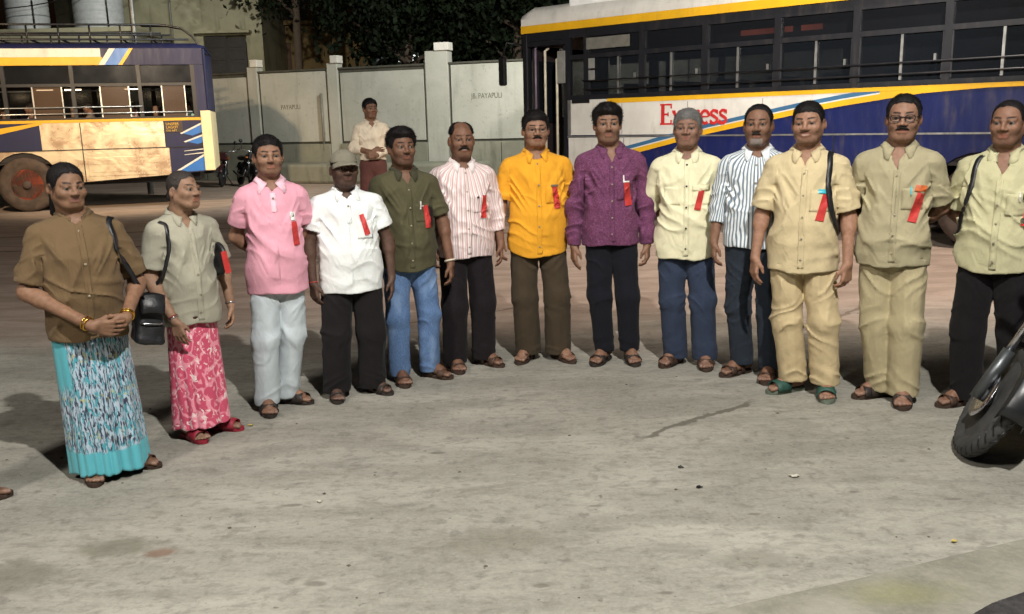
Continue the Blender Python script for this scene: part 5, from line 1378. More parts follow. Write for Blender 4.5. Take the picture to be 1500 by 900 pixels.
# ---------------------------------------------------------------- motorcycles
def motorcycle(label, loc, rz, lean, steer, cols, group=None, tread=True, drop=0.0):
    e = empty('motorcycle', loc, 0); e.rotation_euler = (0, 0, rz); tag(e, label, 'motorcycle', group)
    body, met, dk = cols
    LM = Matrix.Rotation(lean, 4, 'X')
    def put(mb, name, mat, parent=e, M_=None, bevel=0.0):
        Mx = LM @ (M_ if M_ is not None else Matrix.Identity(4)) if parent is e else (M_ or Matrix.Identity(4))
        mb.v = [tuple(Mx @ Vector(p)) for p in mb.v]
        return mb.build(name, mat, parent, None, None, bevel)
    r = .305; wb = 1.30
    # front assembly pivots about the steering axis through (0.35 back from axle)
    SM = Matrix.Translation((-.06, 0, r)) @ Matrix.Rotation(steer, 4, Vector((-math.sin(R(26)), 0, math.cos(R(26))))) @ Matrix.Translation((.06, 0, -r))
    if drop: SM = Matrix.Translation((0, 0, drop)) @ SM
    def wheel(cx, M_, wd, name):
        m = MB(); n = 60; prof = []
        for k in range(13):
            a = -math.pi*.58+math.pi*1.16*k/12; prof.append((r-.048+.048*math.cos(a), wd*math.sin(a)))
        prof = [(r-.095, -wd*.62)]+prof+[(r-.095, wd*.62)]
        m.lathe(prof, n, 'y', (cx, 0, r)); tyre = put(m, name, dk, e, M_)
        if tread:
            for k in range(34):
                a0 = 2*math.pi*k/34
                for sd in (-1, 1):
                    m = MB(); P_ = []
                    for q in range(4):
                        t_ = .12+.82*q/3; ang = a0+sd*.02+t_*.20; th = t_*1.22; rr = r-.048+.0475*math.cos(th)+.0012; yy = sd*(wd*math.sin(th)*1.0)
                        rr2 = rr+.0005
                        P_.append((cx+rr*math.cos(ang), yy, r+rr*math.sin(ang)))
                    m.tube(P_, .0036, 4); put(m, 'tread_groove', M_BLACK, tyre, LM @ (M_ if M_ is not None else Matrix.Identity(4)))
        m = MB(); m.lathe([(r-.085, -wd*.6), (r-.075, -wd*.66), (r-.10, -wd*.60), (r-.115, -.012), (r-.115, .012), (r-.10, wd*.60), (r-.075, wd*.66), (r-.085, wd*.6)], 40, 'y', (cx, 0, r)); put(m, 'rim', met, e, M_)
        for k in range(5):
            a = 2*math.pi*k/5+.3; m = MB()
            for da in (-.13, .13): m.tube([(cx+.035*math.cos(a), 0, r+.035*math.sin(a)), (cx+(r-.105)*math.cos(a+da), 0, r+(r-.105)*math.sin(a+da))], [.016, .011], 6)
            put(m, 'spoke', met, e, M_)
        m = MB(); m.lathe([(0, -.075), (.035, -.072), (.04, -.03), (.04, .03), (.035, .072), (0, .075)], 16, 'y', (cx, 0, r)); put(m, 'hub', met, e, M_)
        m = MB(); m.lathe([(.06, -.062), (.12, -.062), (.12, -.066), (.06, -.066)], 28, 'y', (cx, 0, r)); put(m, 'brake_disc', M_SILVER, e, M_)
    wheel(0, SM, .041, 'tyre'); wheel(-wb, None, .058, 'tyre')
    rk = .45  # fork rake: top is further back
    for sd in (-1, 1):
        m = MB(); m.tube([(0.015, sd*.092, r-.03), (-.09, sd*.092, r+.22)], .030, 10); put(m, 'fork_slider', met, e, SM)
        m = MB(); m.tube([(-.09, sd*.092, r+.2), (-.30, sd*.092, r+.62)], .018, 10); put(m, 'fork_tube', M_SILVER, e, SM)
    m = MB(); rows = []
    for k in range(15):
        a = .35+2.15*k/14; rr = r+.035; hw = .062
        rows.append([(rr*math.cos(a)*1.0-.0, -hw, r+rr*math.sin(a)-.028), (rr*math.cos(a), -hw*.8, r+rr*math.sin(a)+.004), (rr*math.cos(a)*1.01, 0, r+rr*math.sin(a)*1.01+.008), (rr*math.cos(a), hw*.8, r+rr*math.sin(a)+.004), (rr*math.cos(a), hw, r+rr*math.sin(a)-.028)])
    m.grid(rows); f = put(m, 'front_fender', body, e, SM); solidify(f, .006, 0)
    m = MB(); m.lathe([(0, .0), (.06, .0), (.085, -.02), (.085, -.10), (.04, -.15), (0, -.16)], 20, 'x', (-.14, 0, r+.52)); put(m, 'headlamp', M_SILVER, e, SM)
    m = MB(); m.box(-.22, -.12, -.12, .12, r+.44, r+.66); put(m, 'headlamp_cowl', body, e, SM, .03)
    m = MB(); m.tube([(-.42, .36, r+.68), (-.36, .30, r+.72), (-.30, .1, r+.68), (-.30, -.1, r+.68), (-.36, -.30, r+.72), (-.42, -.36, r+.68)], .014, 8); put(m, 'handlebar', M_SILVER, e, SM)
    for sd in (-1, 1):
        m = MB(); m.tube([(-.36, sd*.27, r+.72), (-.34, sd*.31, r+.90)], .007, 6); m.lathe([(0, 0), (.05, 0), (.055, -.02), (.03, -.03), (0, -.032)], 14, 'x', (-.34, sd*.32, r+.94)); put(m, 'mirror', M_BLACK, e, SM)
        m = MB(); m.tube([(-.2, sd*.10, r+.50), (-.2, sd*.19, r+.5)], .02, 8); put(m, 'indicator', simple('amber lens', lin(200, 110, 30), .3), e, SM)
    def blob(c, rad, cut=None):
        f_ = lambda P: ell(P, c, rad)
        return polygonise(f_, np.array(c)-np.array(rad)*1.2, np.array(c)+np.array(rad)*1.2, .016)
    def putnp(V, Fq, name, mat):
        V = np.array([tuple(LM @ Vector(p)) for p in V.tolist()]); return link(name, np_mesh(name, V, Fq), mat, e)
    putnp(*blob((-.52, 0, .80), (.26, .13, .12)), 'fuel_tank', body); putnp(*blob((-1.02, 0, .80), (.36, .12, .06)), 'seat', M_BLACK); putnp(*blob((-1.42, 0, .78), (.26, .10, .08)), 'tail_fairing', body)
    putnp(*blob((-.62, 0, .42), (.17, .13, .15)), 'engine', met); putnp(*blob((-.48, 0, .55), (.09, .10, .13)), 'cylinder', M_BLACK); putnp(*blob((-.92, 0, .58), (.17, .11, .12)), 'side_cover', body)
    m = MB(); m.tube([(-.28, 0, r+.62), (-.40, 0, .62), (-.55, 0, .25), (-.95, 0, .28), (-1.0, 0, .72), (-.4, 0, .86)], .022, 8); m.tube([(-.95, .1, .4), (-wb, .1, r)], .022, 8); m.tube([(-.95, -.1, .4), (-wb, -.1, r)], .022, 8); put(m, 'frame', M_BLACK, e)
    m = MB(); m.tube([(-.45, -.1, .45), (-.5, -.14, .28), (-.9, -.16, .27), (-1.45, -.17, .38)], [.02, .02, .045, .045], 10); put(m, 'exhaust', M_SILVER, e)
    m = MB(); rows = []
    for k in range(10):
        a = .9+1.7*k/9; rr = r+.05; rows.append([(-wb+rr*math.cos(a), y, r+rr*math.sin(a)) for y in (-.075, 0, .075)])
    m.grid(rows); f = put(m, 'rear_fender', M_BLACK, e); solidify(f, .006, 0)
    m = MB(); m.tube([(-.75, .12, .30), (-.82, .27, .02)], .012, 6); m.v = [tuple(p) for p in m.v]; m.build('side_stand', M_BLACK, e)
    return e
GM = simple('grey alloy', lin(92, 96, 98), .4, .7); DKB = simple('black motorcycle plastic', lin(30, 32, 34), .35)
motorcycle('black motorcycle leaning on its stand, front wheel at the right frame edge', (2.25, 4.18, 0), R(208), R(-17), R(40), (DKB, GM, simple('dusty grey tyre', lin(58, 59, 58), .8, var=.3, scale=14)), None, True, .0)
motorcycle('dark motorcycle parked by the wall, nearer the pillar', (-7.25, 25.3, 0), R(-60), R(-8), R(5), (DKB, GM, M_RUB), 'motorcycles parked by the wall', False)
motorcycle('dark motorcycle parked by the wall, nearer the left bus', (-8.2, 25.6, 0), R(-75), R(-8), R(-10), (simple('maroon tank paint', lin(60, 24, 28), .35), GM, M_RUB), 'motorcycles parked by the wall', False)
# ---------------------------------------------------------------- the cast
def F_(n, c, **kw): return fabric(n, lin(*c), **kw)
BLK = (.012, .010, .010); DK = (.13, .062, .036); MD = (.21, .108, .064); LT = (.30, .165, .10); VD = (.085, .042, .027)
BG = 'people standing in a row in the bus yard'
def hair(style='short', c=BLK, name='black', **kw): return dict(style=style, col=c, name=name, **kw)
CAST = [
 dict(key='P1', label='woman in brown uniform shirt and turquoise patterned saree with hands clasped', pos=(-2.02, 4.14), H=1.515, yaw=7, hyaw=14, hpitch=4, hx=-.02,
  feet=[(-2.03, 4.03, -8), (-1.86, 4.22, 50)], skin=(.20, .105, .06), w=1.03, belly=.055, bust=True, depth=1.1, arm=1.05, face=1.06, hs=1.0, stubble=0, smile=.2, lip=(.2, .08, .07),
  hair=hair('woman', vol=.006, fh=.080, tuft=.002, side=-.050, temple=.016, comb=.7, strands=500, scalp=.85), shirt=F_('brown uniform cloth', (104, 85, 60)), hem=.735, flare=.03, sr=1.06, sfrac=.86, vneck=1.345, pocket=False, sandal='band',
  skirt=dict(top=.86, bot=.035, r0=(.185, .135), r1=(.198, .188), pleat=.018, n=21, mat='saree', cx=.03, lift=.015, la=2.0), buttons=4,
  arms={-1: dict(E=(-.265, -.01, 1.05), W=(-.015, -.295, .885), hd=(1, -.12, -.22), th=(.1, -.25, 1), pn=(0, 1, -.1), curl=.45), 1: dict(E=(.27, .0, 1.04), W=(.15, -.265, .90), hd=(-.86, -.28, -.42), th=(-.3, -.15, 1), pn=(-.2, 1, -.1), curl=.6)}),
 dict(key='P2', label='elderly woman in grey green shirt and pink floral saree beside a black handbag', pos=(-1.725, 4.68), H=1.445, yaw=24, hyaw=20, hpitch=-4, htilt=2, hx=.015, hy=-.04,
  feet=[(-1.735, 4.56, 5), (-1.60, 4.75, 35)], skin=(.25, .14, .085), w=.98, belly=.03, bust=False, hs=1.0, stubble=.0, face=1.02,
  hair=hair('oldwoman', (.06, .05, .045), 'greying', vol=.002, fh=.078, tuft=.002, strands=500, scalp=.55), shirt=F_('grey green cloth', (160, 157, 140)), hem=.70, flare=.03, sr=1.08, sfrac=.80, vneck=1.30, vw=.42, pocket=False, buttons=5,
  skirt=dict(top=.80, bot=.085, r0=(.155, .105), r1=(.182, .175), pleat=.013, n=13, mat='floral', lift=.01, la=.8), sandal='slide', msole='red', mstrap='red',
  arms={-1: dict(E=(-.235, -.005, 1.05), W=(-.17, -.15, .80), hd=(.18, -.16, -1), th=(.5, -.85, 0), pn=(.8, .4, 0)), 1: dict(E=(.25, .02, 1.06), W=(.245, -.06, .82), hd=(-.05, -.1, -1), th=(-.3, -1, 0), pn=(-1, 0, 0))}),
 dict(key='P3', label='man in pink polo shirt and pale grey trousers with hands behind back', pos=(-1.365, 5.13), H=1.605, yaw=5, hyaw=3, hpitch=-2, hx=.0,
  feet=[(-1.45, 5.02, 2), (-1.35, 5.21, 55)], skin=(.24, .125, .075), w=0.91, belly=.035, face=1.04, stubble=.3, mo=.5,
  hair=hair('short', vol=.010, fh=.066, side=-.02), shirt=F_('pink pique cotton', (224, 162, 178)), hem=.70, sr=1.0, sfrac=.66, vneck=1.325, vw=.6, cspread=.02, mcollar='palepink', mplacket='palepink', placket=1.25, buttons=1, pocket=False, fold=.8,
  ribbon=(.115, 1.115, .024, .12, 4), badges=[('photo_badge', .105, 1.22, .028, .05, 'white', 0), ('photo_patch', .105, 1.226, .016, .022, 'black', 0)], trousers=F_('pale grey cloth', (190, 200, 204)), leg=(.098, .080, .076), tfold=1.1, mstrap='bk', msole='bk', sandal='cross',
  arms={-1: 'behind', 1: 'behind'}),
 dict(key='P4', label='man in white polo shirt and grey cap with black trousers', pos=(-0.972, 5.32), H=1.515, yaw=6, hyaw=6, hpitch=-4,
  feet=[(-1.09, 5.26, -2), (-.86, 5.38, 38)], skin=(.085, .045, .03), w=1.12, belly=.035, face=1.0, stubble=.35, hs=1.06,
  hair=hair('short', vol=.001, fh=.05, tuft=.0, strands=4), cap=True, shirt=F_('white pique cotton', (232, 236, 234), var=.03), hem=.70, sr=1.08, sfrac=.62, vneck=1.325, vw=.6, cspread=.02, placket=1.22, buttons=1, pocket=(.10, 1.17), fold=.9,
  ribbon=(.098, 1.205, .024, .115, 14), trousers=F_('black cloth', (24, 21, 22)), leg=(.106, .098, .094), tfold=1.3, mstrap='bk', msole='bk',
  arms={-1: dict(E=(-.262, .02, 1.07), W=(-.255, -.04, .82), hd=(.05, -.1, -1), th=(.5, -.85, 0), pn=(.8, .5, 0)), 1: dict(E=(.268, .02, 1.07), W=(.275, -.03, .82), hd=(-.02, -.1, -1), th=(-.3, -1, 0), pn=(-1, 0, 0))}),
 dict(key='P5', label='man in dark olive shirt and blue jeans wearing a wristwatch', pos=(-0.655, 5.63), H=1.625, yaw=12, hyaw=6, gaze=(.25, .05), hpitch=-3, hx=-.01,
  feet=[(-.725, 5.56, 2), (-.52, 5.69, 42)], skin=(.15, .072, .042), w=1.02, belly=.015, stubble=.45, mo=.55,
  hair=hair('quiff', vol=.018, fh=.062, tuft=.010), shirt=F_('dark olive cloth', (80, 77, 55)), hem=.72, hemc=.02, sfrac=.78, vneck=1.30, sr=.98, mcollar='dolive',
  ribbon=(.112, 1.13, .027, .12, 5), badges=[('pen', .07, 1.205, .008, .05, 'white', -4), ('notebook', .148, 1.13, .035, .12, 'black', 3), ('pen_clip', .08, 1.2, .025, .006, 'white', 0)], trousers=F_('blue denim', (92, 120, 160), kind='denim', c2=lin(134, 160, 194)), leg=(.094, .076, .066), tfold=1.1,
  arms={-1: 'hang', 1: dict(E=(.25, .01, 1.07), W=(.275, -.06, .80), hd=(.02, -.12, -1), th=(-.4, -.9, 0), pn=(-.9, .3, 0))}),
 dict(key='P6', label='balding smiling man in pale pink striped shirt and black trousers', pos=(-0.305, 5.91), H=1.66, yaw=12, hyaw=-2, hpitch=-1,
  feet=[(-.385, 5.85, 0), (-.175, 5.97, 35)], skin=(.17, .082, .048), w=1.02, belly=.03, stubble=.2, smile=.8, teeth=True, moustache=(.034, .0062, BLK), modrop=.016, brow=(.03, .02, .015),
  hair=hair('horseshoe', (.016, .012, .011), vol=.006, fh=.085, tuft=.003, scalp=.2), shirt=F_('pink striped cotton', (235, 226, 222), kind='stripe', c2=lin(206, 172, 172), c3=lin(170, 130, 140), period=.034, duty=.36), hem=.745, sleeve='threeq', vneck=1.36,
  ribbon=(.115, 1.135, .026, .125, -6), badges=[('pen_clip', .07, 1.2, .014, .014, 'black', 20)], trousers=F_('black brown cloth', (26, 20, 24)), leg=(.098, .086, .082), tfold=.8),
 dict(key='P7', label='man in bright yellow shirt and spectacles with brown trousers', pos=(0.185, 6.06), H=1.715, yaw=6, hyaw=1, hpitch=-1,
  feet=[(.09, 6.06, -28), (.345, 6.04, 28)], skin=(.26, .135, .082), w=1.10, belly=.035, face=1.05, smile=.6, stubble=.15, moustache=(.029, .006, BLK), glasses='thin',
  hair=hair('short', vol=.012, fh=.060), shirt=F_('yellow cotton', (228, 162, 44)), hem=.685, hemc=.035, sfrac=.82, sr=1.04, vneck=1.35, ribbon=(.115, 1.135, .026, .12, 8), badges=[('name_plate', .105, 1.215, .05, .012, 'grey', 0)],
  trousers=F_('brown cloth', (66, 56, 42)), leg=(.098, .088, .090), tfold=.8, sandal='thong'),
 dict(key='P8', label='man in purple long sleeved shirt and slim black jeans', pos=(0.675, 5.96), H=1.745, yaw=4, hyaw=1, hx=-.02,
  feet=[(.615, 5.96, -28), (.815, 5.95, 8)], skin=(.22, .115, .07), w=0.97, belly=.02, stubble=.4, mo=.85,
  hair=hair('quiff', vol=.018, fh=.058, tuft=.010, side=-.03), shirt=F_('purple printed cotton', (98, 52, 82), kind='print', c2=lin(132, 84, 116)), hem=.755, sleeve='long', vneck=1.30, vw=.46, fold=1.3,
  ribbon=(.10, 1.14, .028, .13, 6), badges=[('pen', .075, 1.232, .008, .045, 'white', 0), ('pen_clip', .09, 1.215, .04, .009, 'white', 0)], trousers=F_('black denim', (18, 20, 28)), leg=(.094, .076, .064), cuff=.075, mstrap='bk', msole='bk',
  arms={-1: dict(E=(-.228, .01, 1.06), W=(-.242, -.03, .80), hd=(.0, -.1, -1), th=(.3, -1, 0), pn=(1, 0, 0)), 1: dict(E=(.228, .01, 1.06), W=(.236, -.03, .80), hd=(0, -.1, -1), th=(-.3, -1, 0), pn=(-1, 0, 0))}),
 dict(key='P9', label='grey haired man in cream shirt and dark blue trousers with hands behind back', pos=(1.155, 5.83), H=1.7, yaw=0, hyaw=-6, hpitch=-3, hx=.0,
  feet=[(1.085, 5.87, -30), (1.29, 5.78, 2)], skin=(.22, .115, .075), w=1.03, belly=.03, face=1.05, stubble=.1, modrop=.01,
  hair=hair('short', (.22, .215, .205), 'grey', vol=.012, fh=.058, face=(.06, .05, .045)), brow=(.05, .04, .035), shirt=F_('cream cotton', (226, 221, 186)), hem=.69, hemc=.012, vneck=1.345, sleeve='elbow', mbutton='dk', pocket2=True, flap=True,
  ribbon=(.085, 1.14, .026, .125, -12), trousers=F_('dark blue cloth', (48, 58, 78)), leg=(.10, .086, .082), arms={-1: 'behind', 1: 'behind'}, sandal='cross'),
 dict(key='P10', label='man in white and blue grey striped shirt with rolled sleeves', pos=(1.525, 5.52), H=1.72, yaw=-2, hyaw=-4, hpitch=-2,
  feet=[(1.46, 5.60, -42), (1.62, 5.44, -10)], skin=(.19, .095, .056), w=1.0, belly=.015, stubble=.3, beard=(.25, .22, .2), moustache=(.028, .0052, (.03, .026, .024)),
  hair=hair('short', vol=.004, fh=.100, tuft=.003, temple=-.02), shirt=F_('striped blue grey cotton', (224, 230, 232), kind='stripe', c2=lin(112, 128, 142), period=.026, duty=.42), hem=.79, sleeve='rolled', vneck=1.335,
  ribbon=(.145, 1.12, .02, .12, 3), badges=[('phone', .115, 1.215, .03, .04, 'black', -12)], trousers=F_('slate cloth', (38, 46, 56)), leg=(.094, .078, .07), cuff=.07),
 dict(key='P11', label='smiling man in light khaki uniform with green slippers and turquoise badge', pos=(1.7, 5.13), H=1.725, yaw=-4, hyaw=-6, htilt=-3, hx=.0,
  feet=[(1.665, 5.20, -48), (1.85, 5.06, 6)], skin=(.27, .14, .085), w=0.98, belly=.03, face=1.06, smile=.8, stubble=.4, mo=.6, teeth=True,
  hair=hair('short', vol=.006, fh=.064, tuft=.003), shirt=F_('light khaki cloth', (200, 184, 146)), hem=.70, flare=.02, sfrac=.85, sr=1.1, vneck=1.30, vw=.46,
  ribbon=(.105, 1.12, .028, .12, -12), badges=[('name_badge', .108, 1.208, .06, .022, 'cyan', -4)], trousers=F_('khaki trouser cloth', (190, 172, 134)), leg=(.098, .084, .084), cuff=.075, tfold=1.5, sandal='slide', msole='greens', mstrap='green',
  arms={-1: dict(E=(-.236, .02, 1.06), W=(-.258, -.06, .82), hd=(-.02, -.16, -1), th=(.5, -.85, 0), pn=(.8, .5, 0)), 1: dict(E=(.236, .02, 1.05), W=(.246, -.06, .80), hd=(-.04, -.1, -1), th=(-.5, -.85, 0), pn=(-.9, .4, 0), curl=.9)}),
 dict(key='P12', label='man in khaki uniform and black framed spectacles with orange badge', pos=(2.165, 4.99), H=1.745, yaw=-2, hyaw=0, hx=.01,
  feet=[(2.14, 5.06, -50), (2.235, 4.90, 2)], skin=(.24, .125, .078), w=0.92, belly=.035, face=1.02, stubble=.15, moustache=(.030, .0062, BLK), glasses='thick',
  hair=hair('short', vol=.008, fh=.086, temple=-.03), shirt=F_('khaki cloth', (164, 156, 126)), hem=.735, sfrac=.86, sr=1.1, vneck=1.27, vw=.42, fold=1.3,
  ribbon=(.105, 1.11, .028, .13, -14), badges=[('name_badge', .12, 1.21, .055, .032, 'orange', -8), ('pen', .075, 1.2, .006, .04, 'cyan', 5)], trousers=F_('khaki green trouser cloth', (168, 157, 124)), leg=(.098, .086, .084), tfold=1.2, mstrap='bk',
  arms={-1: 'behind', 1: 'behind'}, sandal='cross'),
 dict(key='P13', label='close cropped man in pale khaki shirt and black trousers behind the motorcycle wheel', pos=(2.65, 4.8), H=1.705, yaw=-6, hyaw=-6, hx=.0,
  feet=[(2.535, 4.86, -40), (2.78, 4.72, 5)], skin=(.20, .10, .06), w=1, belly=.04, face=1.0, stubble=.35, smile=.1,
  hair=hair('short', (.02, .016, .014), vol=.001, fh=.092, tuft=.001, scalp=.5, strands=300), shirt=F_('pale khaki cloth', (184, 180, 144)), hem=.73, hemc=.03, sfrac=.84, sr=1.08, vneck=1.25, vw=.5, fold=1.5, ribbon=(.14, 1.12, .026, .12, -5),
  badges=[('pen', .1, 1.2, .007, .05, 'white', 3), ('pen_clip', .125, 1.2, .022, .03, 'black', 0)], trousers=F_('deep black cloth', (16, 14, 16)), leg=(.104, .088, .08), arms={-1: 'behind', 1: 'behind'}),
]
def saree_mat():
    t = NT('turquoise saree'); v = t.coord(); xyz = t.sep(v)
    fu = t.n('ShaderNodeAttribute', attribute_name='fu').outputs['Fac']
    uz = t.n('ShaderNodeCombineXYZ'); t.l(fu, uz.inputs[0]); t.l(xyz[2], uz.inputs[2]); uzv = uz.outputs[0]
    a = t.noise(t.scale(uzv, (1, 1, .22)), 105.0, 2.0, .55, .5)
    c2 = t.noise(t.scale(uzv, (1, 1, .30)), 70.0, 2.0, .5, .8)
    g2 = t.noise(t.scale(uzv, (1, 1, .5)), 24.0, 2.0, .5, .5)
    base = t.mix(t.ramp(a, .43, .52), lin(44, 50, 72), lin(168, 186, 200))
    base = t.mix(t.math('MULTIPLY', t.ramp(c2, .50, .56), t.ramp(g2, .40, .52)), base, lin(66, 150, 164))
    base = t.mix(t.ramp(t.noise(t.scale(uzv, (1, 1, .3)), 88.0, 2.0), .60, .66), base, lin(30, 34, 48))
    band = t.math('SINE', t.math('MULTIPLY', xyz[2], 33.0))
    yel = t.math('MULTIPLY', t.ramp(t.noise(uzv, 42.0, 2.0), .58, .62), t.ramp(band, .55, .8))
    base = t.mix(t.math('MULTIPLY', yel, .7), base, lin(172, 170, 110))
    wob = t.math('MULTIPLY_ADD', t.noise(uzv, 14.0, 3.0), .05, -.025)
    brd = t.ramp(t.math('ADD', xyz[2], wob), .165, .150)
    base = t.mix(brd, base, lin(84, 172, 184))
    side = t.math('MULTIPLY', t.ramp(t.math('ADD', fu, wob), -.15, -.165), t.ramp(t.math('ADD', xyz[2], wob), .42, .5))
    base = t.mix(side, base, lin(78, 166, 178))
    t.base(base); t.set(Roughness=.75, Sheen_Weight=.2)
    t.bump(t.noise(v, 30.0, 4.0), .25, .01)
    return t.m
M_SAREE = saree_mat(); M_FLORAL = fabric('pink floral saree', lin(206, 84, 112), kind='floral', c2=lin(232, 150, 166), c3=lin(240, 218, 216))
VARY = dict(P1=dict(jl=.95), P2=dict(jl=1.0, nw=1.1), P3=dict(jl=.97), P4=dict(jl=1.0, nw=1.2), P5=dict(jl=1.03), P6=dict(jl=1.04, nw=1.15, crease=.008), P7=dict(jl=.96, nw=1.1, crease=.009), P8=dict(jl=1.05, nw=.95), P9=dict(jl=1.0, nw=1.2, crease=.006), P10=dict(jl=1.08, nw=1.05, crease=.006), P11=dict(jl=.97, nw=1.1, crease=.004), P12=dict(jl=1.05, nw=1.15, crease=.007), P13=dict(jl=1.05, nw=1.2, crease=.006))
PICK = dict(saree=M_SAREE, floral=M_FLORAL, red=M_RED, bk=M_STRAP_B, green=M_GREEN, greens=M_GREENS, white=M_WHITE, black=M_BLACK, cyan=M_CYAN, orange=M_ORANGE,
            grey=simple('grey metal plate', lin(120, 110, 90), .4), palepink=F_('pale pink rib', (240, 196, 210)), dolive=F_('darker olive cloth', (64, 62, 46)), dk=M_BLACK)
PEOPLE = {}
def build_cast():
    for i, s in enumerate(CAST):
        s = dict(s); s.update(VARY.get(s['key'], {})); s['seed'] = i+1; s['group'] = BG
        for key in ('msole', 'mstrap', 'mcollar', 'mplacket', 'mbutton'):
            if isinstance(s.get(key), str): s[key] = PICK[s[key]]
        if 'skirt' in s: s['skirt'] = dict(s['skirt']); s['skirt']['mat'] = PICK[s['skirt']['mat']]
        s['badges'] = [(a, b, c, d, e, PICK[f], g) for a, b, c, d, e, f, g in s.get('badges', [])]
        if s.get('glasses') == 'thin': s['glasses'] = dict(mat=simple('brown spectacle frame', lin(60, 48, 40), .3, .6), r=.0013)
        elif s.get('glasses') == 'thick': s['glasses'] = dict(mat=M_BLACK, r=.0026)
        PEOPLE[s['key']] = person(s)
        PEOPLE[s['key']].s = s
build_cast()
# ---------------------------------------------------------------- worn and carried extras
def ring(p, i, frac, r, t, mat, name, lum=1.0):
    """band round the forearm of person p, arm i, at frac of the way elbow -> wrist"""
    E_, W_ = p.W[i]; c = E_+(W_-E_)*frac; u = unit(W_-E_); e1 = unit(np.cross(u, (0, 1, .3))); e2 = np.cross(u, e1); k = p.k
    m = MB(); pts = [tuple((c+(e1*math.cos(a)+e2*math.sin(a))*r)*k) for a in np.linspace(0, 2*math.pi, 17)[:-1]]
    m.tube(pts, t*k, 6, True); return m.build(name, mat, p.ob)
def strap_path(p, pts, wd, mat, name, parent, off=.006, thick=.006):
    """pts: local canonical points; snapped outwards onto the shirt"""
    k = p.k; P_ = []
    for a, b in zip(pts[:-1], pts[1:]):
        for t_ in np.linspace(0, 1, 9)[:-1]: P_.append(np.array(a)*(1-t_)+np.array(b)*t_)
    P_.append(np.array(pts[-1])); P_ = np.array(P_, np.float32)
    f = p.shirt_f; eps = .005
    for it in range(6):
        d = f(P_)
        g = np.stack([f(P_+A(eps, 0, 0))-f(P_-A(eps, 0, 0)), f(P_+A(0, eps, 0))-f(P_-A(0, eps, 0)), f(P_+A(0, 0, eps))-f(P_-A(0, 0, eps))], 1); g /= (np.linalg.norm(g, axis=1)[:, None]+1e-6)
        P_ = P_ + g*np.clip(off-d, 0, .03)[:, None]*.8
    for it in range(4): P_[1:-1] = P_[1:-1]*.5+(P_[:-2]+P_[2:])*.25
    rows = []
    for j in range(len(P_)):
        a = P_[max(0, j-1)]; b = P_[min(len(P_)-1, j+1)]; u = unit(b-a)
        s_ = np.cross(u, g[j]); s_ = s_/(np.linalg.norm(s_)+1e-6)
        rows.append([tuple((P_[j]+s_*wd*(q-.5))*k) for q in (0, .5, 1)])
    m = MB(); m.grid(rows); o = m.build(name, mat, parent); solidify(o, thick*k, 0.0)
    return o
def bag_body(parent, c, sx, sy, sz, mat, flap=True, tilt=0.0, name='bag_body'):
    """soft bag: rounded, bulging below, with flap and zip"""
    def f(P):
        q = P.copy(); z = q[:, 2]/sz; f_ = 1.0+.18*(-z)
        rr = .022; u_ = np.maximum(np.stack([np.abs(q[:, 0])/f_-sx+rr, np.abs(q[:, 1])/f_-sy*(.8-.25*z)+rr, np.abs(q[:, 2])-sz+rr], 1), 0)
        d = np.sqrt((u_*u_).sum(1))-rr
        return d-(ridged(P*14)**2-.4)*.008
    V, Fq = polygonise(f, (-sx*1.5, -sy*1.6, -sz*1.2), (sx*1.5, sy*1.6, sz*1.2), .008)
    o = link(name, np_mesh(name, V, Fq), mat, parent, c, (0, tilt, 0))
    if flap:
        rows = []
        for j in range(9):
            t_ = j/8; z = sz*(1.0-.75*t_); y = -sy*(.55+.75*math.sin(min(1, t_*1.3)*1.4))
            rows.append([(x*sx*(.95-.1*t_), y*(1-.12*x*x)-.006, z+.012*(1-x*x)) for x in np.linspace(-1, 1, 9)])
        m = MB(); m.grid(rows); fl = m.build('flap', mat, o); solidify(fl, .008, 0)
        m = MB(); m.tube([(x*sx*.8, -sy*1.02*(1-.12*x*x)-.012, -sz*.12) for x in np.linspace(-1, 1, 7)], .004, 6); m.build('zip', M_SILVER, o)
    return o
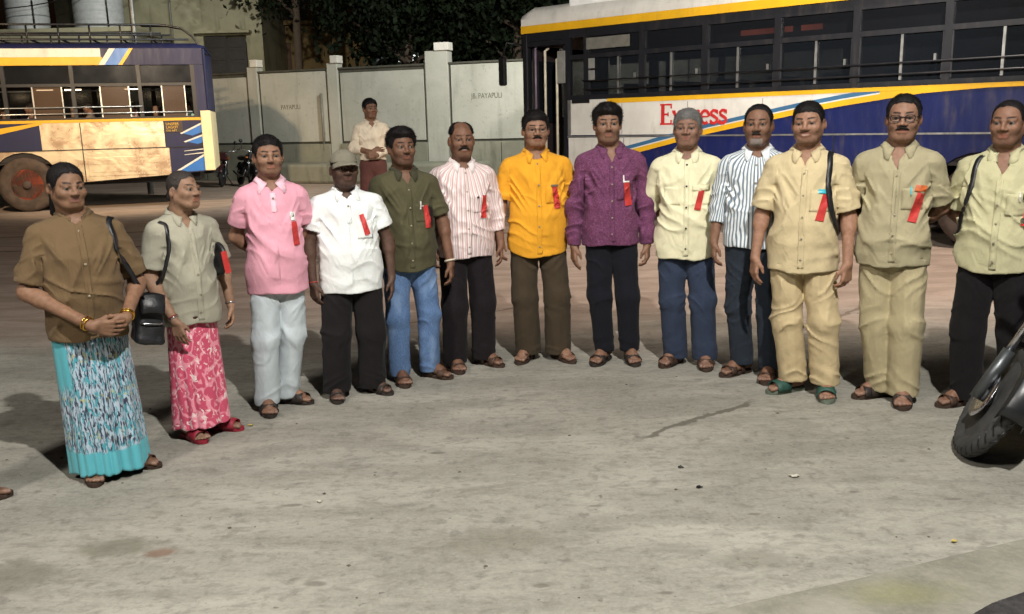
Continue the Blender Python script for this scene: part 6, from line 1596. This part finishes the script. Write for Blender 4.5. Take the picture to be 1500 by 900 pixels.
def carried():
    p = PEOPLE['P4']                                               # cap
    k = p.k
    def dome(q):
        d = ell(q, CR_C+A(0, 0, .004), CR_R+A(.008, .010, .003)); d = smax(d, (.040+.25*(q[:, 1]+.02)*0.0-.10*(q[:, 1]*-1-.0)*.5)-q[:, 2], .006)
        return d
    V, Fq = polygonise(dome, (-.11, -.14, .0), (.11, .14, .16), .0045)
    cp = link('cap', np_mesh('cap', p.fromhead(V)*k, Fq), fabric('grey cap cloth', lin(126, 122, 106)), p.ob)
    rows = []
    for j in range(7):
        t_ = j/6; row = []
        for x in np.linspace(-1, 1, 15):
            a = x*1.15; r0 = .092; y = .015-math.cos(a)*(.098+t_*.090*math.cos(a)**.6 if math.cos(a) > 0 else .098); xx = math.sin(a)*(.083+t_*.004)
            row.append(tuple(p.fromhead(A(xx, y, .046-.026*t_-.020*(x*x))[None])[0]*k))
        rows.append(row)
    m = MB(); m.grid(rows); o = m.build('cap_peak', fabric('grey cap cloth', lin(126, 122, 106)), cp); solidify(o, .004, 0)
    ring(PEOPLE['P5'], 1, .93, .0335, .007, simple('pale watch strap', lin(215, 205, 185), .35), 'wristwatch')
    for i in (-1, 1):
        ring(PEOPLE['P1'], i, .93, .034, .0045, M_GOLD, 'bangle'); ring(PEOPLE['P1'], i, .89, .0345, .0035, M_GOLD, 'bangle')
    ring(PEOPLE['P2'], -1, .94, .031, .004, M_SILVER, 'bangle'); ring(PEOPLE['P2'], -1, .90, .0315, .003, simple('red bangle', lin(150, 60, 60), .3), 'bangle')
    ring(PEOPLE['P2'], 1, .93, .031, .004, M_SILVER, 'bangle')
    ring(PEOPLE['P4'], -1, .97, .030, .004, simple('red thread', lin(170, 60, 50), .8), 'wrist_thread')
    # bags (things of their own)
    def bag(key, label, strap_pts, c, size, wd=.022, flap=True, tilt=0.0, mat=M_DARKBAG):
        p = PEOPLE[key]; e = empty('shoulder_bag', p.ob.location, p.rz); tag(e, label, 'bag', 'black bags on the people\'s shoulders')
        strap_path(p, strap_pts, wd, mat, 'strap', e)
        bag_body(e, tuple(np.array(c)*p.k), *[q*p.k for q in size], mat, flap, tilt)
    bag('P1', 'black handbag hanging at the side of the woman in the turquoise saree', [(.30, .07, .98), (.26, .075, 1.15), (.165, .05, 1.36), (.14, -.02, 1.37), (.165, -.11, 1.25), (.235, -.10, 1.08), (.285, -.06, .96)], (.31, .0, .83), (.07, .065, .135), .03, True, .15)
    bag('P2', 'black handbag with long strap on the elderly woman in grey green', [(-.27, .05, .98), (-.20, .08, 1.2), (-.13, .03, 1.36), (-.125, -.04, 1.36), (-.135, -.11, 1.25), (-.19, -.10, 1.08), (-.265, -.03, .97)], (-.27, .03, .86), (.075, .05, .10), .022, True, -.1)
    bag('P11', 'black rucksack strap over the shoulder of the man in light khaki', [(.13, .14, 1.0), (.125, .13, 1.25), (.115, .05, 1.385), (.115, -.03, 1.385), (.125, -.12, 1.25), (.15, -.13, 1.10), (.19, -.05, .98), (.16, .12, .96)], (.02, .245, 1.1), (.14, .07, .18), .030, False)
    bag('P13', 'black bag strap over the shoulder of the close cropped man', [(-.10, .15, 1.0), (-.12, .13, 1.25), (-.105, .05, 1.385), (-.108, -.03, 1.385), (-.135, -.12, 1.25), (-.17, -.12, 1.10), (-.20, -.02, .96), (-.14, .13, .95)], (-.02, .265, 1.08), (.14, .07, .17), .026, False)
    # red pouch tucked under the elderly woman's arm
    p = PEOPLE['P2']; k = p.k
    e = empty('pouch', p.ob.location, p.rz); tag(e, 'red and black pouch tucked under the elderly woman\'s arm', 'pouch')
    def slab(P): return smax(ell(P, (0, 0, 0), (.045, .095, .11)), np.abs(P[:, 0])-.016, .01)
    V, Fq = polygonise(slab, (-.06, -.11, -.12), (.06, .11, .12), .008)
    link('pouch_body', np_mesh('pouch_body', V*k, Fq), M_DARKBAG, e, (.185*k, -.06*k, 1.13*k), (0, .05, .1))
    m = MB(); m.box(-.004, .030, -.104, -.098, -.07, .05); m.build('red_flap', M_RIBBON, e, (.148*k, -.065*k, 1.13*k), (0, -.16, .1), .002)
carried()
# ---------------------------------------------------------------- people further off
LOW = dict(hres=.0085, ares=.0085, sres=.011, tres=.013)
def more_people():
    m = MB(); m.box(-.45, .45, -.35, .35, 0, .30); o = m.build('concrete_block', M_PLINTH, None, (-1.66, 11.05, 0), (0, 0, .1), .03); tag(o, 'low concrete block under the man in the pale shirt', 'block')
    s = dict(label='slim man in pale long sleeved shirt and maroon trousers standing alone behind the row', pos=(-1.66, 11.05), z=.302, H=1.655, yaw=6, hyaw=18, feet=[(-1.78, 11.0, -10), (-1.55, 11.0, 12)], skin=(.20, .10, .06), w=.92, belly=.0, stubble=.2,
             hair=hair('short', vol=.012, fh=.06), shirt=F_('pale cream shirt', (228, 214, 190)), hem=.90, sleeve='long', vneck=1.31, pocket=False, buttons=0, trousers=F_('maroon cloth', (98, 62, 56)), leg=(.092, .08, .072), seed=31, hres=.006, sres=.009, tres=.010, ares=.0065,
             arms={-1: dict(E=(-.235, .02, 1.09), W=(-.02, -.19, 1.05), hd=(1, -.1, .12), th=(0, 0, 1), pn=(0, 1, 0), sleeve='rolled'), 1: dict(E=(.23, .02, 1.08), W=(.03, -.21, 1.01), hd=(-1, 0, .05), th=(0, 0, 1), pn=(0, 1, 0))})
    person(s)
    s = dict(label='person mostly out of frame, only a brown sandal showing beside the turquoise saree', pos=(-2.60, 3.79), H=1.62, yaw=20, feet=[(-2.45, 3.815, 65), (-2.68, 3.74, 30)], skin=(.2, .1, .06), w=1.0, hair=hair('short'), shirt=F_('grey shirt', (150, 150, 150)), trousers=F_('brown grey cloth', (80, 70, 64)), buttons=0, pocket=False, seed=32, **LOW)
    p = person(s)
    # passengers on the left bus
    c, sn = math.cos(R(15)), math.sin(R(15))
    def at(sx, y): return (-10.22+sx*c-y*sn, 18.93+sx*sn+y*c)
    base = dict(H=1.64, z=.62, rzabs=R(-75), seated=True, feet=[], collar=None, placket=False, pocket=False, leg=(.085, .075, .07), trousers=F_('brown grey cloth', (80, 70, 64)), **LOW)
    P_ = [(.22, .46, 'passenger in a white shirt at the window above the orange wheel', (225, 215, 205)), (1.36, .48, 'passenger in grey half hidden behind the middle window frame', (120, 110, 104)), (2.24, .46, 'passenger in a pale pink shirt by the third window of the left bus', (214, 188, 176)), (3.36, .44, 'passenger in a pale cyan shirt raising a hand at the rear window', (170, 214, 210))]
    for i, (sx, y, lab, c_) in enumerate(P_):
        d = dict(base); d.update(label=lab, pos=at(sx, y), skin=(.16, .08, .05), hair=hair('short'), shirt=F_('passenger shirt %d' % i, c_), seed=40+i, group='passengers on the left bus', sleeve='long')
        if i == 3: d['rzabs'] = R(-30); d['arms'] = {-1: dict(E=(-.22, -.10, 1.10), W=(-.06, -.17, 1.30), hd=(.3, -.1, 1), th=(1, 0, 0), pn=(0, 1, 0)), 1: dict(E=(.22, -.08, 1.10), W=(.02, -.22, 1.16), hd=(-.8, 0, .6), th=(0, 0, 1), pn=(0, 1, 0))}
        person(d)
    # a passenger silhouette on the right bus
    c2, s2 = math.cos(R(-41)), math.sin(R(-41)); sx, y = 6.2, .62
    d = dict(base); d.update(label='passenger in blue behind a window of the right bus', pos=(.22+sx*c2-y*s2, 15.2+sx*s2+y*c2), z=.64, rzabs=R(-131), skin=(.2, .1, .06), hair=hair('short'), shirt=F_('passenger blue shirt', (84, 100, 130)), seed=50); person(d)
more_people()
# ---------------------------------------------------------------- lamps of the yard
def lamps():
    pole = simple('galvanised pole', lin(130, 132, 130), .5, .6); led = emit('lamp glass', (1.0, .95, .85), 12.0); sod = emit('sodium lamp glass', (1.0, .6, .25), 12.0)
    def luminaire(parent, pos, tgt, glass, name='lamp_head'):
        h = empty(name, pos, 0, parent); d = Vector(tgt)-Vector(pos); h.rotation_euler = d.to_track_quat('-Z', 'Y').to_euler()
        m = MB(); m.box(-.2, .2, -.14, .14, .03, .12); m.box(-.16, .16, -.10, .10, .122, .17); m.build('housing', pole, h, None, None, .02)
        m = MB(); m.box(-.17, .17, -.11, .11, .018, .028); m.build('lamp_glass', glass, h)
        return h
    def light(parent, name, typ, pos, tgt, power, colr, size, **kw):
        l = bpy.data.lights.new(name, typ); l.energy = power; l.color = colr; l.shadow_soft_size = size
        for k, v in kw.items(): setattr(l, k, v)
        o = bpy.data.objects.new(name, l); col.objects.link(o); o.parent = parent; o.location = pos; o.rotation_euler = (Vector(tgt)-Vector(pos)).to_track_quat('-Z', 'Y').to_euler(); return o
    K, Fl = LAMP_KEY, LAMP_FLOOD; b = (1.55, -1.0)
    e = empty('lamp_post', (b[0], b[1], 0)); tag(e, 'yard lamp post with two heads beside the camera', 'lamp post', 'yard lamps')
    m = MB(); m.tube([(0, 0, 0), (0, 0, 3), (0, 0, 6.2)], [.08, .065, .05], 12); m.build('pole', pole, e)
    kp = (K['pos'][0]-b[0], K['pos'][1]-b[1], K['pos'][2]); fp = (Fl['pos'][0]-b[0], Fl['pos'][1]-b[1], Fl['pos'][2])
    for q in (kp, fp): m = MB(); m.tube([(0, 0, 6.1), (q[0]*.5, q[1]*.5, 6.25), (q[0], q[1], q[2]+.16)], .03, 8); m.build('arm', pole, e)
    luminaire(e, kp, (kp[0]-.1, kp[1]+2.0, 1.0), led); luminaire(e, fp, (Fl['target'][0]-b[0], Fl['target'][1]-b[1], Fl['target'][2]), led)
    light(e, 'key_light', 'SPOT', (kp[0], kp[1]+.02, kp[2]-.03), (kp[0]-.15, kp[1]+2.8, 1.0), K['power'], K['color'], .07, spot_size=R(150), spot_blend=.5)
    tg = (Fl['target'][0]-b[0], Fl['target'][1]-b[1], Fl['target'][2])
    light(e, 'flood_light', 'SPOT', (fp[0], fp[1]+.04, fp[2]-.03), tg, Fl['power'], Fl['color'], .10, spot_size=R(Fl.get('cone', 56)), spot_blend=.55)
    So = LAMP_SODIUM; e = empty('lamp_post', (So['pos'][0]-1.6, So['pos'][1]-.6, 0)); tag(e, 'sodium lamp post left of the camera view near the left bus', 'lamp post', 'yard lamps')
    m = MB(); m.tube([(0, 0, 0), (0, 0, 4), (0, 0, So['pos'][2])], [.09, .07, .055], 12); m.build('pole', pole, e)
    m = MB(); m.tube([(0, 0, So['pos'][2]-.1), (.8, .3, So['pos'][2]+.2), (1.6, .6, So['pos'][2]+.18)], .035, 8); m.build('arm', pole, e)
    luminaire(e, (1.6, .6, So['pos'][2]), (1.6+So['target'][0]-So['pos'][0], .6+So['target'][1]-So['pos'][1], So['target'][2]), sod); light(e, 'sodium_light', 'SPOT', (1.6, .6, So['pos'][2]-.02), (1.6+So['target'][0]-So['pos'][0], .6+So['target'][1]-So['pos'][1], So['target'][2]), So['power'], So['color'], .10, spot_size=R(So['cone']), spot_blend=.6)
    for L_, lab, cone in ((LAMP_FILL, 'unseen fill lamp post added behind the camera on its left', 120), (LAMP_YARD, 'lamp post right of the view lighting the yard before the right bus', 66), (LAMP_WALL, 'lamp post behind the right bus lighting the compound wall', 120), (LAMP_BLDG, 'lamp post behind the left bus lighting the plaster building', 70)):
        bx, by = L_['base']; e = empty('lamp_post', (bx, by, 0)); tag(e, lab, 'lamp post', 'yard lamps')
        q = (L_['pos'][0]-bx, L_['pos'][1]-by, L_['pos'][2]); tg = (L_['target'][0]-bx, L_['target'][1]-by, L_['target'][2])
        m = MB(); m.tube([(0, 0, 0), (0, 0, 4), (0, 0, q[2])], [.08, .065, .05], 12); m.build('pole', pole, e)
        m = MB(); m.tube([(0, 0, q[2]-.1), (q[0]*.5, q[1]*.5, q[2]+.2), (q[0], q[1], q[2]+.18)], .03, 8); m.build('arm', pole, e)
        luminaire(e, q, tg, led); light(e, 'yard_light', 'SPOT', (q[0]*1.03, q[1]*1.03, q[2]-.04), tg, L_['power'], L_['color'], .45 if L_ is LAMP_FILL else .10, spot_size=R(cone), spot_blend=.5)
lamps()
